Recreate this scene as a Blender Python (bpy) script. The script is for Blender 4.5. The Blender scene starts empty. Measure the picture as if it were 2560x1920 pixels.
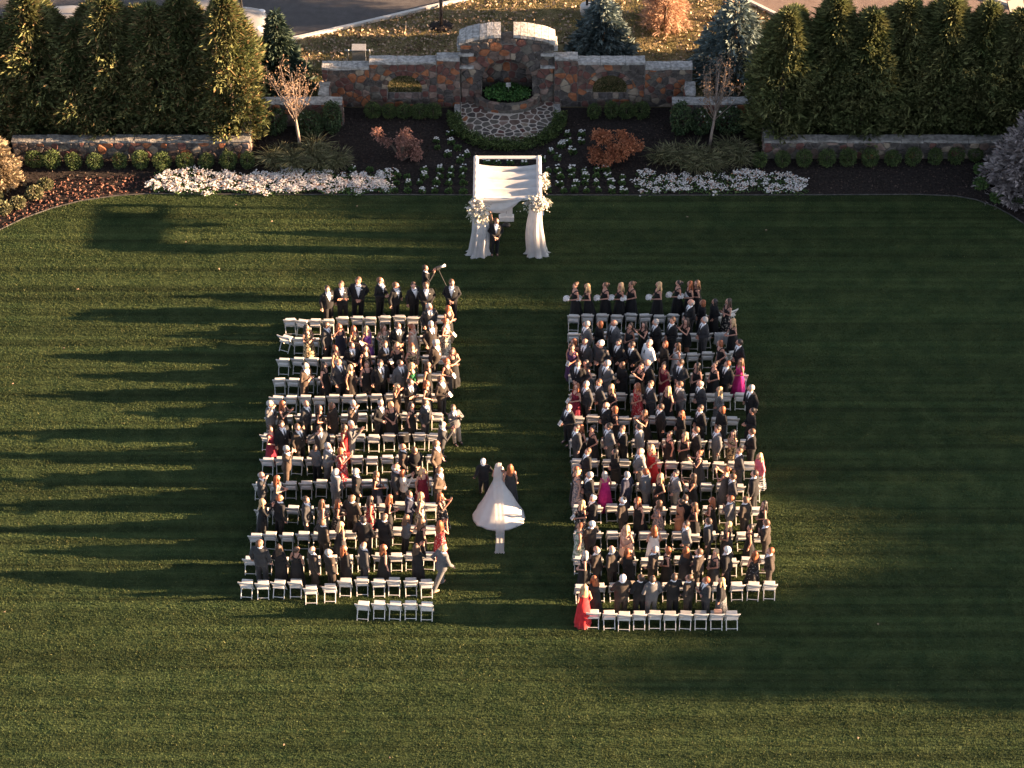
import bpy, bmesh, math, random
import numpy as np
from mathutils import Vector, Matrix, Euler

random.seed(7); np.random.seed(7)
R = math.radians
scene = bpy.context.scene

# ------------------------------------------------------------------ camera, sky, sun, exposure
FPX, PITCH, DIST = 6064.0, R(42), 89.2          # focal length in photograph pixels, pitch, distance to the lawn
CC, SS = math.cos(PITCH), math.sin(PITCH)
CAM = Vector((0, -DIST * CC, DIST * SS))
cd = bpy.data.cameras.new('camera'); cam = bpy.data.objects.new('camera', cd)
scene.collection.objects.link(cam); scene.camera = cam
cam.location = CAM; cam.rotation_euler = (R(90) - PITCH, 0, 0)
cd.sensor_width = 36; cd.lens = 36 * FPX / 2560; cd.clip_end = 2000; cd.clip_start = 1

SUN_EL, SUN_AZ = R(10.3), R(-1.8)               # low sun from +X, a touch from the camera side
sd = Vector((math.cos(SUN_EL) * math.cos(SUN_AZ), math.cos(SUN_EL) * math.sin(SUN_AZ), math.sin(SUN_EL)))
w = bpy.data.worlds.new('World'); scene.world = w; w.use_nodes = True
nt = w.node_tree; nt.nodes.clear()
sky = nt.nodes.new('ShaderNodeTexSky'); sky.sky_type = 'NISHITA'; sky.sun_disc = False
sky.sun_elevation = SUN_EL; sky.sun_rotation = R(90) - SUN_AZ
sky.air_density = 0.45; sky.dust_density = 0.7; sky.ozone_density = 1.0
hs = nt.nodes.new('ShaderNodeHueSaturation'); hs.inputs['Saturation'].default_value = 0.55
bg = nt.nodes.new('ShaderNodeBackground'); bg.inputs['Strength'].default_value = 0.05
wo = nt.nodes.new('ShaderNodeOutputWorld')
nt.links.new(sky.outputs[0], hs.inputs['Color']); nt.links.new(hs.outputs[0], bg.inputs['Color']); nt.links.new(bg.outputs[0], wo.inputs['Surface'])
sl = bpy.data.lights.new('sun', 'SUN'); so = bpy.data.objects.new('sun', sl); scene.collection.objects.link(so)
sl.energy = 5.0; sl.angle = R(0.55); sl.color = (1.0, 0.645, 0.375)
so.rotation_euler = (-sd).to_track_quat('-Z', 'Y').to_euler(); so.location = (60, 0, 30)
scene.view_settings.view_transform = 'Standard'; scene.view_settings.look = 'None'
scene.view_settings.exposure = 3.35; scene.view_settings.gamma = 1.0
scene.render.engine = 'CYCLES'
scene.cycles.max_bounces = 6; scene.cycles.transparent_max_bounces = 16

# ------------------------------------------------------------------ helpers
def G(px, py, h=0.0):
    """surveyed point: photograph pixel at a known height above the lawn -> world X, Y"""
    u = (px - 1280) / FPX; v = (960 - py) / FPX
    d = Vector((u, CC + v * SS, -SS + v * CC)); t = (h - CAM.z) / d.z
    return CAM.x + t * d.x, CAM.y + t * d.y

def link(o, parent=None):
    scene.collection.objects.link(o)
    if parent is not None: o.parent = parent
    return o
def empty(name, loc=(0, 0, 0), rz=0, sc=1):
    o = bpy.data.objects.new(name, None); o.location = loc; o.rotation_euler = (0, 0, rz)
    o.scale = (sc, sc, sc) if not isinstance(sc, tuple) else sc
    o.empty_display_size = 0.1
    return link(o)
def tag(o, label=None, cat=None, group=None, kind=None):
    if label: o['label'] = label
    if cat: o['category'] = cat
    if group: o['group'] = group
    if kind: o['kind'] = kind
    return o
ORD = ('zeroth first second third fourth fifth sixth seventh eighth ninth tenth eleventh twelfth thirteenth fourteenth '
       'fifteenth sixteenth seventeenth eighteenth nineteenth twentieth').split()
def nth(i): return ORD[i] if i < len(ORD) else '%dth' % i

class MB:
    def __init__(s): s.v = []; s.f = []; s.m = []; s.cur = 0
    def add(s, verts, faces):
        o = len(s.v); s.v += [tuple(p) for p in verts]
        s.f += [tuple(i + o for i in f) for f in faces]; s.m += [s.cur] * len(faces)
    def box(s, c, d, M=None, taper=1.0, jit=0):
        hx, hy, hz = d[0] / 2, d[1] / 2, d[2] / 2
        vs = []
        for z in (-1, 1):
            k = taper if z > 0 else 1
            for x, y in ((-1, -1), (1, -1), (1, 1), (-1, 1)):
                p = Vector((x * hx * k, y * hy * k, z * hz))
                if jit: p += Vector([random.uniform(-jit, jit) for _ in range(3)])
                if M: p = M @ p
                vs.append(p + Vector(c))
        s.add(vs, [(3, 2, 1, 0), (4, 5, 6, 7), (0, 1, 5, 4), (1, 2, 6, 5), (2, 3, 7, 6), (3, 0, 4, 7)])
    def bar(s, a, b, wx, wy):
        a, b = Vector(a), Vector(b); d = b - a
        q = d.to_track_quat('Z', 'Y').to_matrix()
        s.box((a + b) / 2, (wx, wy, d.length), q)
    def rings(s, rs, caps=True):
        """rs: list of rings (lists of points, equal length)"""
        n = len(rs[0]); vs = [p for r in rs for p in r]; fs = []
        for i in range(len(rs) - 1):
            for k in range(n):
                a, b = i * n + k, i * n + (k + 1) % n
                fs.append((a, b, b + n, a + n))
        if caps:
            fs.append(tuple(reversed(range(n)))); fs.append(tuple(range((len(rs) - 1) * n, len(rs) * n)))
        s.add(vs, fs)
    def tube(s, pts, rad, n=8, round_=False):
        pts = [Vector(p) for p in pts]; rad = list(rad) if hasattr(rad, '__len__') else [rad] * len(pts)
        if round_:
            d0 = (pts[0] - pts[1]).normalized(); d1 = (pts[-1] - pts[-2]).normalized()
            pts = [pts[0] + d0 * rad[0] * .85, pts[0] + d0 * rad[0] * .5] + pts + [pts[-1] + d1 * rad[-1] * .5, pts[-1] + d1 * rad[-1] * .85]
            rad = [rad[0] * .5, rad[0] * .86] + rad + [rad[-1] * .86, rad[-1] * .5]
        rs = []; up = Vector((0.3, 0.1, 1))
        for i, p in enumerate(pts):
            d = (pts[min(i + 1, len(pts) - 1)] - pts[max(i - 1, 0)]).normalized()
            if abs(d.dot(up.normalized())) > .97: up = Vector((1, 0.2, 0))
            u = d.cross(up).normalized(); v = u.cross(d).normalized()
            rs.append([p + (u * math.cos(t) + v * math.sin(t)) * rad[i] for t in [2 * math.pi * k / n for k in range(n)]])
        s.rings(rs)
    def ell(s, c, r, n=12, m=8, M=None):
        rs = []
        for i in range(m + 1):
            t = -math.pi / 2 + math.pi * (0.03 + .94 * i / m)
            ring = []
            for k in range(n):
                a = 2 * math.pi * k / n
                p = Vector((r[0] * math.cos(t) * math.cos(a), r[1] * math.cos(t) * math.sin(a), r[2] * math.sin(t)))
                if M: p = M @ p
                ring.append(p + Vector(c))
            rs.append(ring)
        s.rings(rs)
    def loft(s, levels, n=16, flute=0, nf=9):
        """levels: (cx, cy, z, rx, ry)"""
        rs = []
        for j, (cx, cy, z, rx, ry) in enumerate(levels):
            fl = flute * max(0, (1.0 - z)) if flute else 0
            ring = []
            for k in range(n):
                a = 2 * math.pi * k / n; q = 1 + fl * math.sin(nf * a + .7 * math.sin(3 * a))
                ring.append((cx + rx * q * math.cos(a), cy + ry * q * math.sin(a), z))
            rs.append(ring)
        s.rings(rs)
    def mesh(s, name, smooth=False):
        me = bpy.data.meshes.new(name); me.from_pydata(s.v, [], s.f)
        if any(s.m): me.polygons.foreach_set('material_index', s.m)
        bm = bmesh.new(); bm.from_mesh(me); bmesh.ops.recalc_face_normals(bm, faces=bm.faces); bm.to_mesh(me); bm.free()
        if smooth: me.polygons.foreach_set('use_smooth', [True] * len(me.polygons))
        me.update(); return me
    def build(s, name, mats, parent=None, smooth=False):
        me = s.mesh(name, smooth)
        for m in (mats if isinstance(mats, (list, tuple)) else [mats]): me.materials.append(m)
        o = bpy.data.objects.new(name, me); return link(o, parent)

def obj(name, me, parent=None, mats=None, loc=None, rot=None, sc=None):
    o = bpy.data.objects.new(name, me); link(o, parent)
    if mats:
        for i, m in enumerate(mats):
            if m is None: continue
            o.material_slots[i].link = 'OBJECT'; o.material_slots[i].material = m
    if loc is not None: o.location = loc
    if rot is not None: o.rotation_euler = rot
    if sc is not None: o.scale = sc
    return o

def np_mesh(name, verts, k, mats, matidx=None, smooth=False):
    """mesh of separate k-gons: verts (N*k, 3)"""
    nv = len(verts); nf = nv // k
    me = bpy.data.meshes.new(name); me.vertices.add(nv); me.vertices.foreach_set('co', np.asarray(verts, dtype=np.float32).ravel())
    me.loops.add(nv); me.loops.foreach_set('vertex_index', np.arange(nv, dtype=np.int32))
    me.polygons.add(nf); me.polygons.foreach_set('loop_start', np.arange(0, nv, k, dtype=np.int32))
    try: me.polygons.foreach_set('loop_total', np.full(nf, k, dtype=np.int32))
    except Exception: pass
    for m in mats: me.materials.append(m)
    if matidx is not None: me.polygons.foreach_set('material_index', np.asarray(matidx, dtype=np.int32))
    if smooth: me.polygons.foreach_set('use_smooth', np.ones(nf, dtype=bool))
    me.update(calc_edges=True); return me

def leaf_quads(P, D, L, W, droop=0.0):
    """kite leaves: base P, direction D, length L, width W -> (N*4,3)"""
    N = len(P); D = D / np.linalg.norm(D, axis=1, keepdims=True)
    r = np.random.normal(size=(N, 3)); S = np.cross(D, r); S /= np.linalg.norm(S, axis=1, keepdims=True)
    L = np.broadcast_to(L, (N,))[:, None]; W = np.broadcast_to(W, (N,))[:, None]
    tip = P + D * L; tip[:, 2] -= (droop * L)[:, 0]
    mid = P + D * L * .5
    q = np.stack([P, mid + S * W * .5, tip, mid - S * W * .5], axis=1)
    return q.reshape(-1, 3)
def rdir(N):
    d = np.random.normal(size=(N, 3)); return d / np.linalg.norm(d, axis=1, keepdims=True)

# ------------------------------------------------------------------ materials
MATS = {}
def mat(name, col, rough=.7, col2=None, scale=8.0, detail=4, bump=0.0, bscale=None, spec=.3, island=0.0, transl=0.0,
        metal=0.0, bdist=.03, stripe=None, coord='Object', ramp=(.35, .65), stretch=None, sheen=0.0, wave=None, vor=None):
    if name in MATS: return MATS[name]
    m = bpy.data.materials.new(name); m.use_nodes = True; MATS[name] = m
    t = m.node_tree; N = t.nodes; Lk = t.links.new
    b = N['Principled BSDF']; out = N['Material Output']
    b.inputs['Roughness'].default_value = rough; b.inputs['Metallic'].default_value = metal
    b.inputs['Specular IOR Level'].default_value = spec
    if sheen: b.inputs['Sheen Weight'].default_value = sheen
    tc = N.new('ShaderNodeTexCoord'); src = tc.outputs[coord]
    if stretch:
        mp = N.new('ShaderNodeMapping'); mp.inputs['Scale'].default_value = stretch; Lk(src, mp.inputs[0]); src = mp.outputs[0]
    c4 = (*col, 1); colout = None
    if col2 is not None:
        if vor:
            nz = N.new('ShaderNodeTexVoronoi'); nz.inputs['Scale'].default_value = scale; fac = nz.outputs['Distance']
        else:
            nz = N.new('ShaderNodeTexNoise'); nz.inputs['Scale'].default_value = scale; nz.inputs['Detail'].default_value = detail; fac = nz.outputs['Fac']
        Lk(src, nz.inputs['Vector'])
        rp = N.new('ShaderNodeValToRGB'); rp.color_ramp.elements[0].position = ramp[0]; rp.color_ramp.elements[1].position = ramp[1]
        rp.color_ramp.elements[0].color = c4; rp.color_ramp.elements[1].color = (*col2, 1)
        Lk(fac, rp.inputs[0]); colout = rp.outputs[0]
    if island:
        ge = N.new('ShaderNodeNewGeometry'); h = N.new('ShaderNodeHueSaturation')
        mr = N.new('ShaderNodeMapRange'); mr.inputs['To Min'].default_value = 1 - island; mr.inputs['To Max'].default_value = 1 + island
        Lk(ge.outputs['Random Per Island'], mr.inputs['Value']); Lk(mr.outputs[0], h.inputs['Value'])
        if colout: Lk(colout, h.inputs['Color'])
        else: h.inputs['Color'].default_value = c4
        colout = h.outputs[0]
    if stripe:
        sm_ = N.new('ShaderNodeMapping'); sm_.inputs['Scale'].default_value = (.035, stripe[1], 0); Lk(tc.outputs['Object'], sm_.inputs[0])
        sn = N.new('ShaderNodeTexNoise'); sn.inputs['Scale'].default_value = 1.0; sn.inputs['Detail'].default_value = 5; Lk(sm_.outputs[0], sn.inputs['Vector'])
        s2 = N.new('ShaderNodeMapRange'); s2.inputs['From Min'].default_value = .3; s2.inputs['From Max'].default_value = .7; s2.inputs['To Min'].default_value = 1 - stripe[0]; s2.inputs['To Max'].default_value = 1 + stripe[0]
        sh_ = N.new('ShaderNodeHueSaturation'); Lk(sn.outputs['Fac'], s2.inputs['Value']); Lk(s2.outputs[0], sh_.inputs['Value']); Lk(colout, sh_.inputs['Color']); colout = sh_.outputs[0]
    if colout: Lk(colout, b.inputs['Base Color'])
    else: b.inputs['Base Color'].default_value = c4
    if bump:
        bn = N.new('ShaderNodeTexNoise'); bn.inputs['Scale'].default_value = bscale or scale * 3; bn.inputs['Detail'].default_value = 5
        Lk(src, bn.inputs['Vector'])
        bp = N.new('ShaderNodeBump'); bp.inputs['Strength'].default_value = bump; bp.inputs['Distance'].default_value = bdist
        Lk(bn.outputs['Fac'], bp.inputs['Height']); Lk(bp.outputs[0], b.inputs['Normal'])
    if transl:
        tr = N.new('ShaderNodeBsdfTranslucent'); mx = N.new('ShaderNodeMixShader'); mx.inputs[0].default_value = transl
        if colout: Lk(colout, tr.inputs['Color'])
        else: tr.inputs['Color'].default_value = c4
        Lk(b.outputs[0], mx.inputs[1]); Lk(tr.outputs[0], mx.inputs[2]); Lk(mx.outputs[0], out.inputs['Surface'])
    return m
def sheer(name, col, alpha, transl=.5):
    if name in MATS: return MATS[name]
    m = bpy.data.materials.new(name); m.use_nodes = True; MATS[name] = m
    t = m.node_tree; N = t.nodes; Lk = t.links.new; N.remove(N['Principled BSDF']); out = N['Material Output']
    d = N.new('ShaderNodeBsdfDiffuse'); d.inputs['Color'].default_value = (*col, 1)
    tr = N.new('ShaderNodeBsdfTranslucent'); tr.inputs['Color'].default_value = (*col, 1)
    tp = N.new('ShaderNodeBsdfTransparent'); a = N.new('ShaderNodeMixShader'); c = N.new('ShaderNodeMixShader')
    a.inputs[0].default_value = transl; Lk(d.outputs[0], a.inputs[1]); Lk(tr.outputs[0], a.inputs[2])
    tc = N.new('ShaderNodeTexCoord'); nz = N.new('ShaderNodeTexNoise'); nz.inputs['Scale'].default_value = 3
    mr = N.new('ShaderNodeMapRange'); mr.inputs['To Min'].default_value = alpha - .08; mr.inputs['To Max'].default_value = min(1, alpha + .08)
    Lk(tc.outputs['Object'], nz.inputs['Vector']); Lk(nz.outputs['Fac'], mr.inputs['Value']); Lk(mr.outputs[0], c.inputs[0])
    Lk(tp.outputs[0], c.inputs[1]); Lk(a.outputs[0], c.inputs[2]); Lk(c.outputs[0], out.inputs['Surface'])
    return m

M_LAWN = mat('lawn_turf', (.019, .034, .012), .9, (.039, .054, .019), 1.3, 9, bump=1.0, bscale=14, spec=.1, bdist=.05, stripe=(.42, 3.6))
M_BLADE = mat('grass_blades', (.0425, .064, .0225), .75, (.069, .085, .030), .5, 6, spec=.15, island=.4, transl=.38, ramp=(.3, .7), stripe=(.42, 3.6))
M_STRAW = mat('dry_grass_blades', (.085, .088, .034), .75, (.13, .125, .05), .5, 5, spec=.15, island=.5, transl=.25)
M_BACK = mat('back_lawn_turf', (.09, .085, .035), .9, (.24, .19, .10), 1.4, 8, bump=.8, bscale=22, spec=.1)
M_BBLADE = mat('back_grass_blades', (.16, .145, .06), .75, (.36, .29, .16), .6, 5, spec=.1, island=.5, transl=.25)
M_LEAFLIT = mat('fallen_leaves', (.21, .145, .095), .8, (.30, .23, .16), 5, 3, island=.5, spec=.15)
M_MULCH = mat('mulch', (.016, .013, .012), .95, (.034, .028, .025), 9, 8, bump=1, bscale=45, spec=.1)
M_CHIP = mat('mulch_chips', (.035, .026, .021), .9, (.07, .05, .04), 3, 3, island=.6, spec=.1)
M_REDLEAF = mat('red_leaf_litter', (.09, .038, .028), .85, (.17, .08, .055), 4, 3, island=.5)
M_ASPH = mat('asphalt', (.055, .050, .049), .9, (.072, .066, .064), 3, 9, bump=.5, bscale=120)
M_ASPH2 = mat('sunlit_tone_asphalt', (.13, .095, .08), .9, (.16, .12, .10), 2, 9, bump=.5, bscale=120)  # pink sunlit tone put into the drive's asphalt colour
M_KERB = mat('kerb_concrete', (.42, .40, .37), .85, (.52, .50, .46), 6, 6, bump=.4)
M_WHITEP = mat('chair_white_resin', (.46, .445, .415), .42, (.52, .505, .475), 5, 3, spec=.4)
M_SEATP = mat('chair_white_vinyl', (.50, .485, .455), .5, (.56, .545, .515), 7, 3, spec=.35)
M_MORTAR = mat('mortar', (.075, .064, .054), .95, (.17, .15, .13), 7, 7, bump=.7)
M_CAPD = mat('mossy_cap', (.11, .105, .095), .9, (.24, .23, .21), 6, 8, bump=.9, bscale=16)
M_CAP = mat('limestone_cap', (.17, .165, .155), .85, (.38, .37, .345), 7, 8, bump=.8, bscale=14)
STONES = [mat('stone_dark_grey', (.040, .035, .032), .85, (.085, .074, .068), 5, 8, bump=1.0, bdist=.05),
          mat('stone_brown_grey', (.075, .050, .040), .85, (.14, .10, .08), 5, 8, bump=.8),
          mat('stone_rust', (.17, .058, .026), .85, (.28, .115, .055), 5, 8, bump=.8),
          mat('stone_maroon', (.075, .032, .028), .85, (.13, .06, .048), 5, 8, bump=.8),
          mat('stone_rose', (.14, .095, .078), .85, (.22, .16, .13), 5, 8, bump=.8),
          mat('stone_olive_grey', (.072, .066, .054), .85, (.135, .12, .10), 5, 8, bump=.8),
          mat('stone_tan', (.19, .15, .11), .85, (.28, .23, .17), 5, 8, bump=.8)]
M_BARK = mat('bark', (.07, .052, .04), .9, (.12, .09, .07), 12, 6, bump=1, stretch=(1, 1, .2))
M_PALEBARK = mat('pale_bark', (.15, .12, .10), .85, (.24, .19, .16), 14, 6, bump=.6, stretch=(1, 1, .25))
M_ARB = mat('arborvitae_foliage', (.066, .086, .030), .75, (.135, .138, .055), .9, 5, island=.45, transl=.2, spec=.2)
M_ARBB = mat('arborvitae_browned', (.18, .12, .055), .8, (.26, .17, .08), 2, 3, island=.4, transl=.2, spec=.15)
M_SPRUCE = mat('blue_spruce_needles', (.075, .105, .10), .75, (.14, .175, .165), 2.2, 5, island=.45, transl=.1, spec=.2)
M_FIR = mat('dark_fir_needles', (.022, .040, .028), .75, (.055, .078, .05), 2.2, 5, island=.45, transl=.1, spec=.2)
M_LARCH = mat('copper_larch_needles', (.36, .22, .14), .75, (.48, .32, .22), 2.5, 4, island=.35, transl=.35)
M_SILVER = mat('silver_conifer_needles', (.17, .145, .14), .8, (.28, .245, .235), 2.2, 5, island=.4, transl=.1)
M_GOLDC = mat('pale_gold_conifer_needles', (.20, .155, .095), .8, (.30, .24, .15), 2.2, 5, island=.4, transl=.15)
M_BOX = mat('boxwood_leaves', (.036, .060, .018), .7, (.080, .11, .032), 4, 4, island=.5, transl=.15, spec=.25)
M_SHRUB = mat('rose_shrub_leaves', (.026, .05, .02), .7, (.06, .085, .032), 3, 4, island=.5, transl=.15, spec=.25)
M_IVY = mat('planter_leaves', (.035, .10, .025), .6, (.08, .17, .04), 4, 4, island=.45, transl=.2, spec=.3)
M_BED = mat('bedding_leaves', (.045, .095, .026), .6, (.11, .17, .05), 5, 4, island=.45, transl=.2, spec=.3)
M_BLOOM = mat('white_petals', (.66, .64, .62), .7, (.78, .76, .73), 5, 3, island=.15, transl=.2)
M_BLOOMD = mat('spent_petals', (.34, .17, .10), .8, (.42, .24, .15), 5, 3, island=.3)
M_MAPLE = mat('rusty_maple_leaves', (.28, .10, .048), .75, (.38, .16, .08), 3, 4, island=.4, transl=.3)
M_MAPLE2 = mat('withered_maple_leaves', (.22, .11, .085), .8, (.31, .17, .13), 3, 4, island=.4, transl=.25)
M_SPARSE = mat('brown_sapling_leaves', (.15, .09, .055), .8, (.22, .15, .095), 3, 4, island=.5, transl=.3)
M_BLADEG = mat('ornamental_grass', (.075, .085, .035), .75, (.17, .155, .085), 4, 4, island=.5, transl=.25)
M_IRON = mat('black_iron', (.012, .012, .012), .5, (.02, .02, .02), 9, 3, spec=.4)
M_STEEL = mat('brushed_grey_steel', (.30, .30, .29), .5, (.38, .38, .37), 14, 4, metal=.5)
M_CARW = mat('car_silver_white_paint', (.14, .14, .14), .3, (.16, .16, .16), 2, 2, spec=.5)
M_GLASS = mat('car_dark_glass', (.02, .022, .024), .08, (.03, .032, .034), 2, 2, spec=.6)
M_TYRE = mat('tyre_rubber', (.015, .015, .015), .85, (.025, .025, .025), 20, 3)
M_LAMPG = mat('headlight_lens', (.55, .55, .55), .1, (.65, .65, .65), 6, 2, spec=.7)
M_CLOTH = mat('white_drape_cloth', (.54, .53, .52), .8, (.60, .59, .58), 5, 4, transl=.38, sheen=.2)
M_PAINTW = mat('white_painted_wood', (.54, .53, .52), .5, (.60, .59, .58), 8, 5, bump=.1)
M_PETAL = mat('ivory_petals', (.55, .50, .44), .7, (.68, .64, .58), 4, 3, island=.18, transl=.25)
M_SAGE = mat('pale_sage_leaves', (.24, .25, .19), .75, (.34, .34, .27), 5, 3, island=.3, transl=.2)
M_TWIG = mat('twigs', (.09, .07, .05), .85, (.14, .11, .08), 9, 3)
M_EDGE = mat('bed_edging', (.045, .042, .038), .9, (.09, .085, .075), 7, 4)

# ------------------------------------------------------------------ ground
def sheet(name, pts, z, m, label=None):
    me = bpy.data.meshes.new(name); me.from_pydata([(x, y, z) for x, y in pts], [], [tuple(range(len(pts)))])
    bm = bmesh.new(); bm.from_mesh(me); bmesh.ops.triangulate(bm, faces=bm.faces)
    bmesh.ops.recalc_face_normals(bm, faces=bm.faces)
    for f in bm.faces:
        if f.normal.z < 0: f.normal_flip()
    bm.to_mesh(me); bm.free(); me.materials.append(m)
    o = bpy.data.objects.new(name, me); link(o); o['kind'] = 'structure'
    return o
EDGE_PX = [(-120, 640), (0, 575), (60, 546), (130, 521), (200, 503), (290, 490), (375, 485), (600, 487), (1000, 488), (1700, 489), (2300, 487),
           (2390, 491), (2440, 500), (2490, 518), (2530, 540), (2560, 560), (2680, 640)]
EDGE = [G(*p) for p in EDGE_PX]
sheet('ground', [(-300, -300), (300, -300), (300, 400), (-300, 400)], 0.0, M_BACK)
sheet('lawn', [(-70, -60), (70, -60), (70, EDGE[-1][1] - 20), EDGE[-1]] + EDGE[::-1][1:] + [(-70, EDGE[0][1] - 20)], .006, M_LAWN)
sheet('mulch_bed', EDGE + [(30, 4), (30, 17.4), (-30, 17.4), (-30, 4)], .006, M_MULCH)
# parking area beyond the garden: kerb line on the left, drive on the right
KL = [G(380, 165), G(520, 143), G(600, 127), G(650, 116), G(760, 94), G(900, 62), G(1040, 29), G(1165, 0), G(1330, -42), G(1700, -150)]
KR = [G(1700, -78), G(1860, 0), G(1950, 44), G(2040, 88), G(2120, 122), G(2260, 160), G(2480, 190), G(2800, 200)]
sheet('parking_asphalt', [(-70, KL[0][1] - .3)] + KL + [(9, 60), (-70, 60)], .008, M_ASPH)
sheet('driveway', [(4, 55)] + KR + [(60, 18.5), (60, 60)], .012, M_ASPH2)
def kerb(pts, name):
    mb = MB(); rs = []
    for i, p in enumerate(pts):
        a = Vector(pts[max(i - 1, 0)]); b = Vector(pts[min(i + 1, len(pts) - 1)]); d = (b - a).normalized(); n = Vector((-d.y, d.x)) * .09
        p = Vector(p); rs.append([(p.x - n.x, p.y - n.y, -.02), (p.x + n.x, p.y + n.y, -.02), (p.x + n.x * .85, p.y + n.y * .85, .13), (p.x - n.x * .85, p.y - n.y * .85, .13)])
    mb.rings(rs); o = mb.build(name, M_KERB); o['kind'] = 'structure'
kerb([(-70, KL[0][1] - .3)] + KL, 'kerb'); kerb(KR, 'kerb')
K2 = [G(2380, -60), G(2480, 0), G(2560, 25), G(2700, 70)]
kerb(K2, 'kerb')
# thin edging strip between lawn and bed
mb = MB(); rs = []
for i, p in enumerate(EDGE):
    a = Vector(EDGE[max(i - 1, 0)]); b = Vector(EDGE[min(i + 1, len(EDGE) - 1)]); d = (b - a).normalized(); n = Vector((-d.y, d.x)) * .02
    rs.append([(p[0] - n.x, p[1] - n.y, -.01), (p[0] + n.x, p[1] + n.y, -.01), (p[0] + n.x, p[1] + n.y, .04), (p[0] - n.x, p[1] - n.y, .04)])
mb.rings(rs); tag(mb.build('bed_edging', M_EDGE), kind='structure')

ex = np.array([e[0] for e in EDGE]); ey = np.array([e[1] for e in EDGE])
def lawn_edge(x): return np.interp(x, ex, ey)
def blades(name, x, y, m, h0, h1, wd, lean=.6, label=None):
    N = len(x); h = np.random.uniform(h0, h1, N); a = np.random.uniform(0, 6.283, N); l = np.random.uniform(0, lean, N) * h
    b = np.random.uniform(0, 6.283, N); wd = np.random.uniform(.6, 1.3, N) * wd
    v = np.zeros((N, 3, 3)); dx, dy = np.cos(a) * wd / 2, np.sin(a) * wd / 2
    v[:, 0] = np.stack([x - dx, y - dy, np.full(N, .004)], 1); v[:, 1] = np.stack([x + dx, y + dy, np.full(N, .004)], 1)
    v[:, 2] = np.stack([x + np.cos(b) * l, y + np.sin(b) * l, h], 1)
    o = link(bpy.data.objects.new(name, np_mesh(name, v.reshape(-1, 3), 3, [m])))
    return tag(o, kind='stuff')
N = 820000
x = np.random.uniform(-23.5, 23.5, N); y = np.random.uniform(-19.5, 12.2, N)
k = (y < lawn_edge(x) - .03) & (np.abs(x) < 17.6 + (y + 18) * .17 + .6)
tag(blades('lawn_grass', x[k], y[k], M_BLADE, .035, .065, .024, .8), 'short mown green grass covering the wide ceremony lawn', 'grass')
N = 34000
x = np.random.uniform(-23.5, 23.5, N); y = np.random.uniform(-19.5, 12.2, N)
k = (y < lawn_edge(x) - .03) & (np.abs(x) < 17.6 + (y + 18) * .17 + .6) & (np.random.rand(N) < .45 + .35 * np.sin(x * .7 + 1.3 * np.sin(y * .9)) * np.sin(y * 1.9 + np.sin(x * .5)))
tag(blades('lawn_straw', x[k], y[k], M_STRAW, .04, .075, .026, 1.2), 'paler dry blades standing through the mown lawn', 'grass')
def kl_y(x): return np.interp(x, [p[0] for p in KL], [p[1] for p in KL])
def kr_y(x): return np.interp(x, [p[0] for p in KR], [p[1] for p in KR], left=99)
N = 260000
x = np.random.uniform(-12, 18, N); y = np.random.uniform(16.0, 28.5, N)
def backmask(x, y):
    onwall = (np.abs(x + .2) < 7.9) & (y < 18.1) | (np.abs(x + .2) < 2.2) & (y < 18.8) | (y < 16.6)
    return (y < kl_y(x) - .12) & (y < kr_y(x) - .12) & ~onwall
k = backmask(x, y)
tag(blades('back_grass', x[k], y[k], M_BBLADE, .03, .09, .02, 1.2), 'rough dry grass on the bank behind the stone wall', 'grass')
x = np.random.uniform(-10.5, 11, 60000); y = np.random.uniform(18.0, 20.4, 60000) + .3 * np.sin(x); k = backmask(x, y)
tag(blades('shade_tinted_grass', x[k], y[k], M_BLADE, .03, .08, .03, 1.0), 'greener grass with shade put into its colour along the back of the stone wall', 'grass')  # greener blades carry the shade behind the wall in their colour
# fallen leaves
def litter(name, x, y, m, s0, s1, label, z=.03):
    N = len(x); P = np.stack([x, y, np.random.uniform(.4 * z, z, N)], 1); D = np.random.normal(size=(N, 3)); D[:, 2] *= .35
    s = np.random.uniform(s0, s1, N)
    o = link(bpy.data.objects.new(name, np_mesh(name, leaf_quads(P, D, s, s * .8), 4, [m]))); return tag(o, label, 'leaves', kind='stuff')
N = 26000; x = np.random.uniform(-12, 18, N); y = np.random.uniform(16.6, 28, N)
dens = np.exp(-((x + 5) / 6) ** 2) + .35 + .8 * np.exp(-((x - 12) / 4) ** 2)
k = backmask(x, y) & (np.random.rand(N) < dens * .6 * np.clip((y - 19.6) / 1.2, .03, 1))
litter('fallen_leaves', x[k], y[k], M_LEAFLIT, .08, .17, 'dry orange and tan leaves scattered on the bank behind the wall', .1)
N = 26000; x = np.random.uniform(-21, 21, N); y = np.random.uniform(8.5, 16.6, N); k = (y > lawn_edge(x) + .06)
litter('mulch_chips', x[k], y[k], M_CHIP, .03, .09, 'dark brown bark mulch chips covering the planting bed', .03)['category'] = 'mulch'
N = 4200; x = np.random.uniform(-21.5, -12.5, N); y = np.random.uniform(8.6, 12.6, N)
k = (y > lawn_edge(x) + .05) & (np.random.rand(N) < np.clip((-13.2 - x) / 3.5, 0, 1)) & (y < lawn_edge(x) + 1.6 + .5 * np.random.rand(N))
litter('red_leaf_litter', x[k], y[k], M_REDLEAF, .06, .13, 'reddish leaf litter on mulch at the curved lawn corner', .05)
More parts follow.
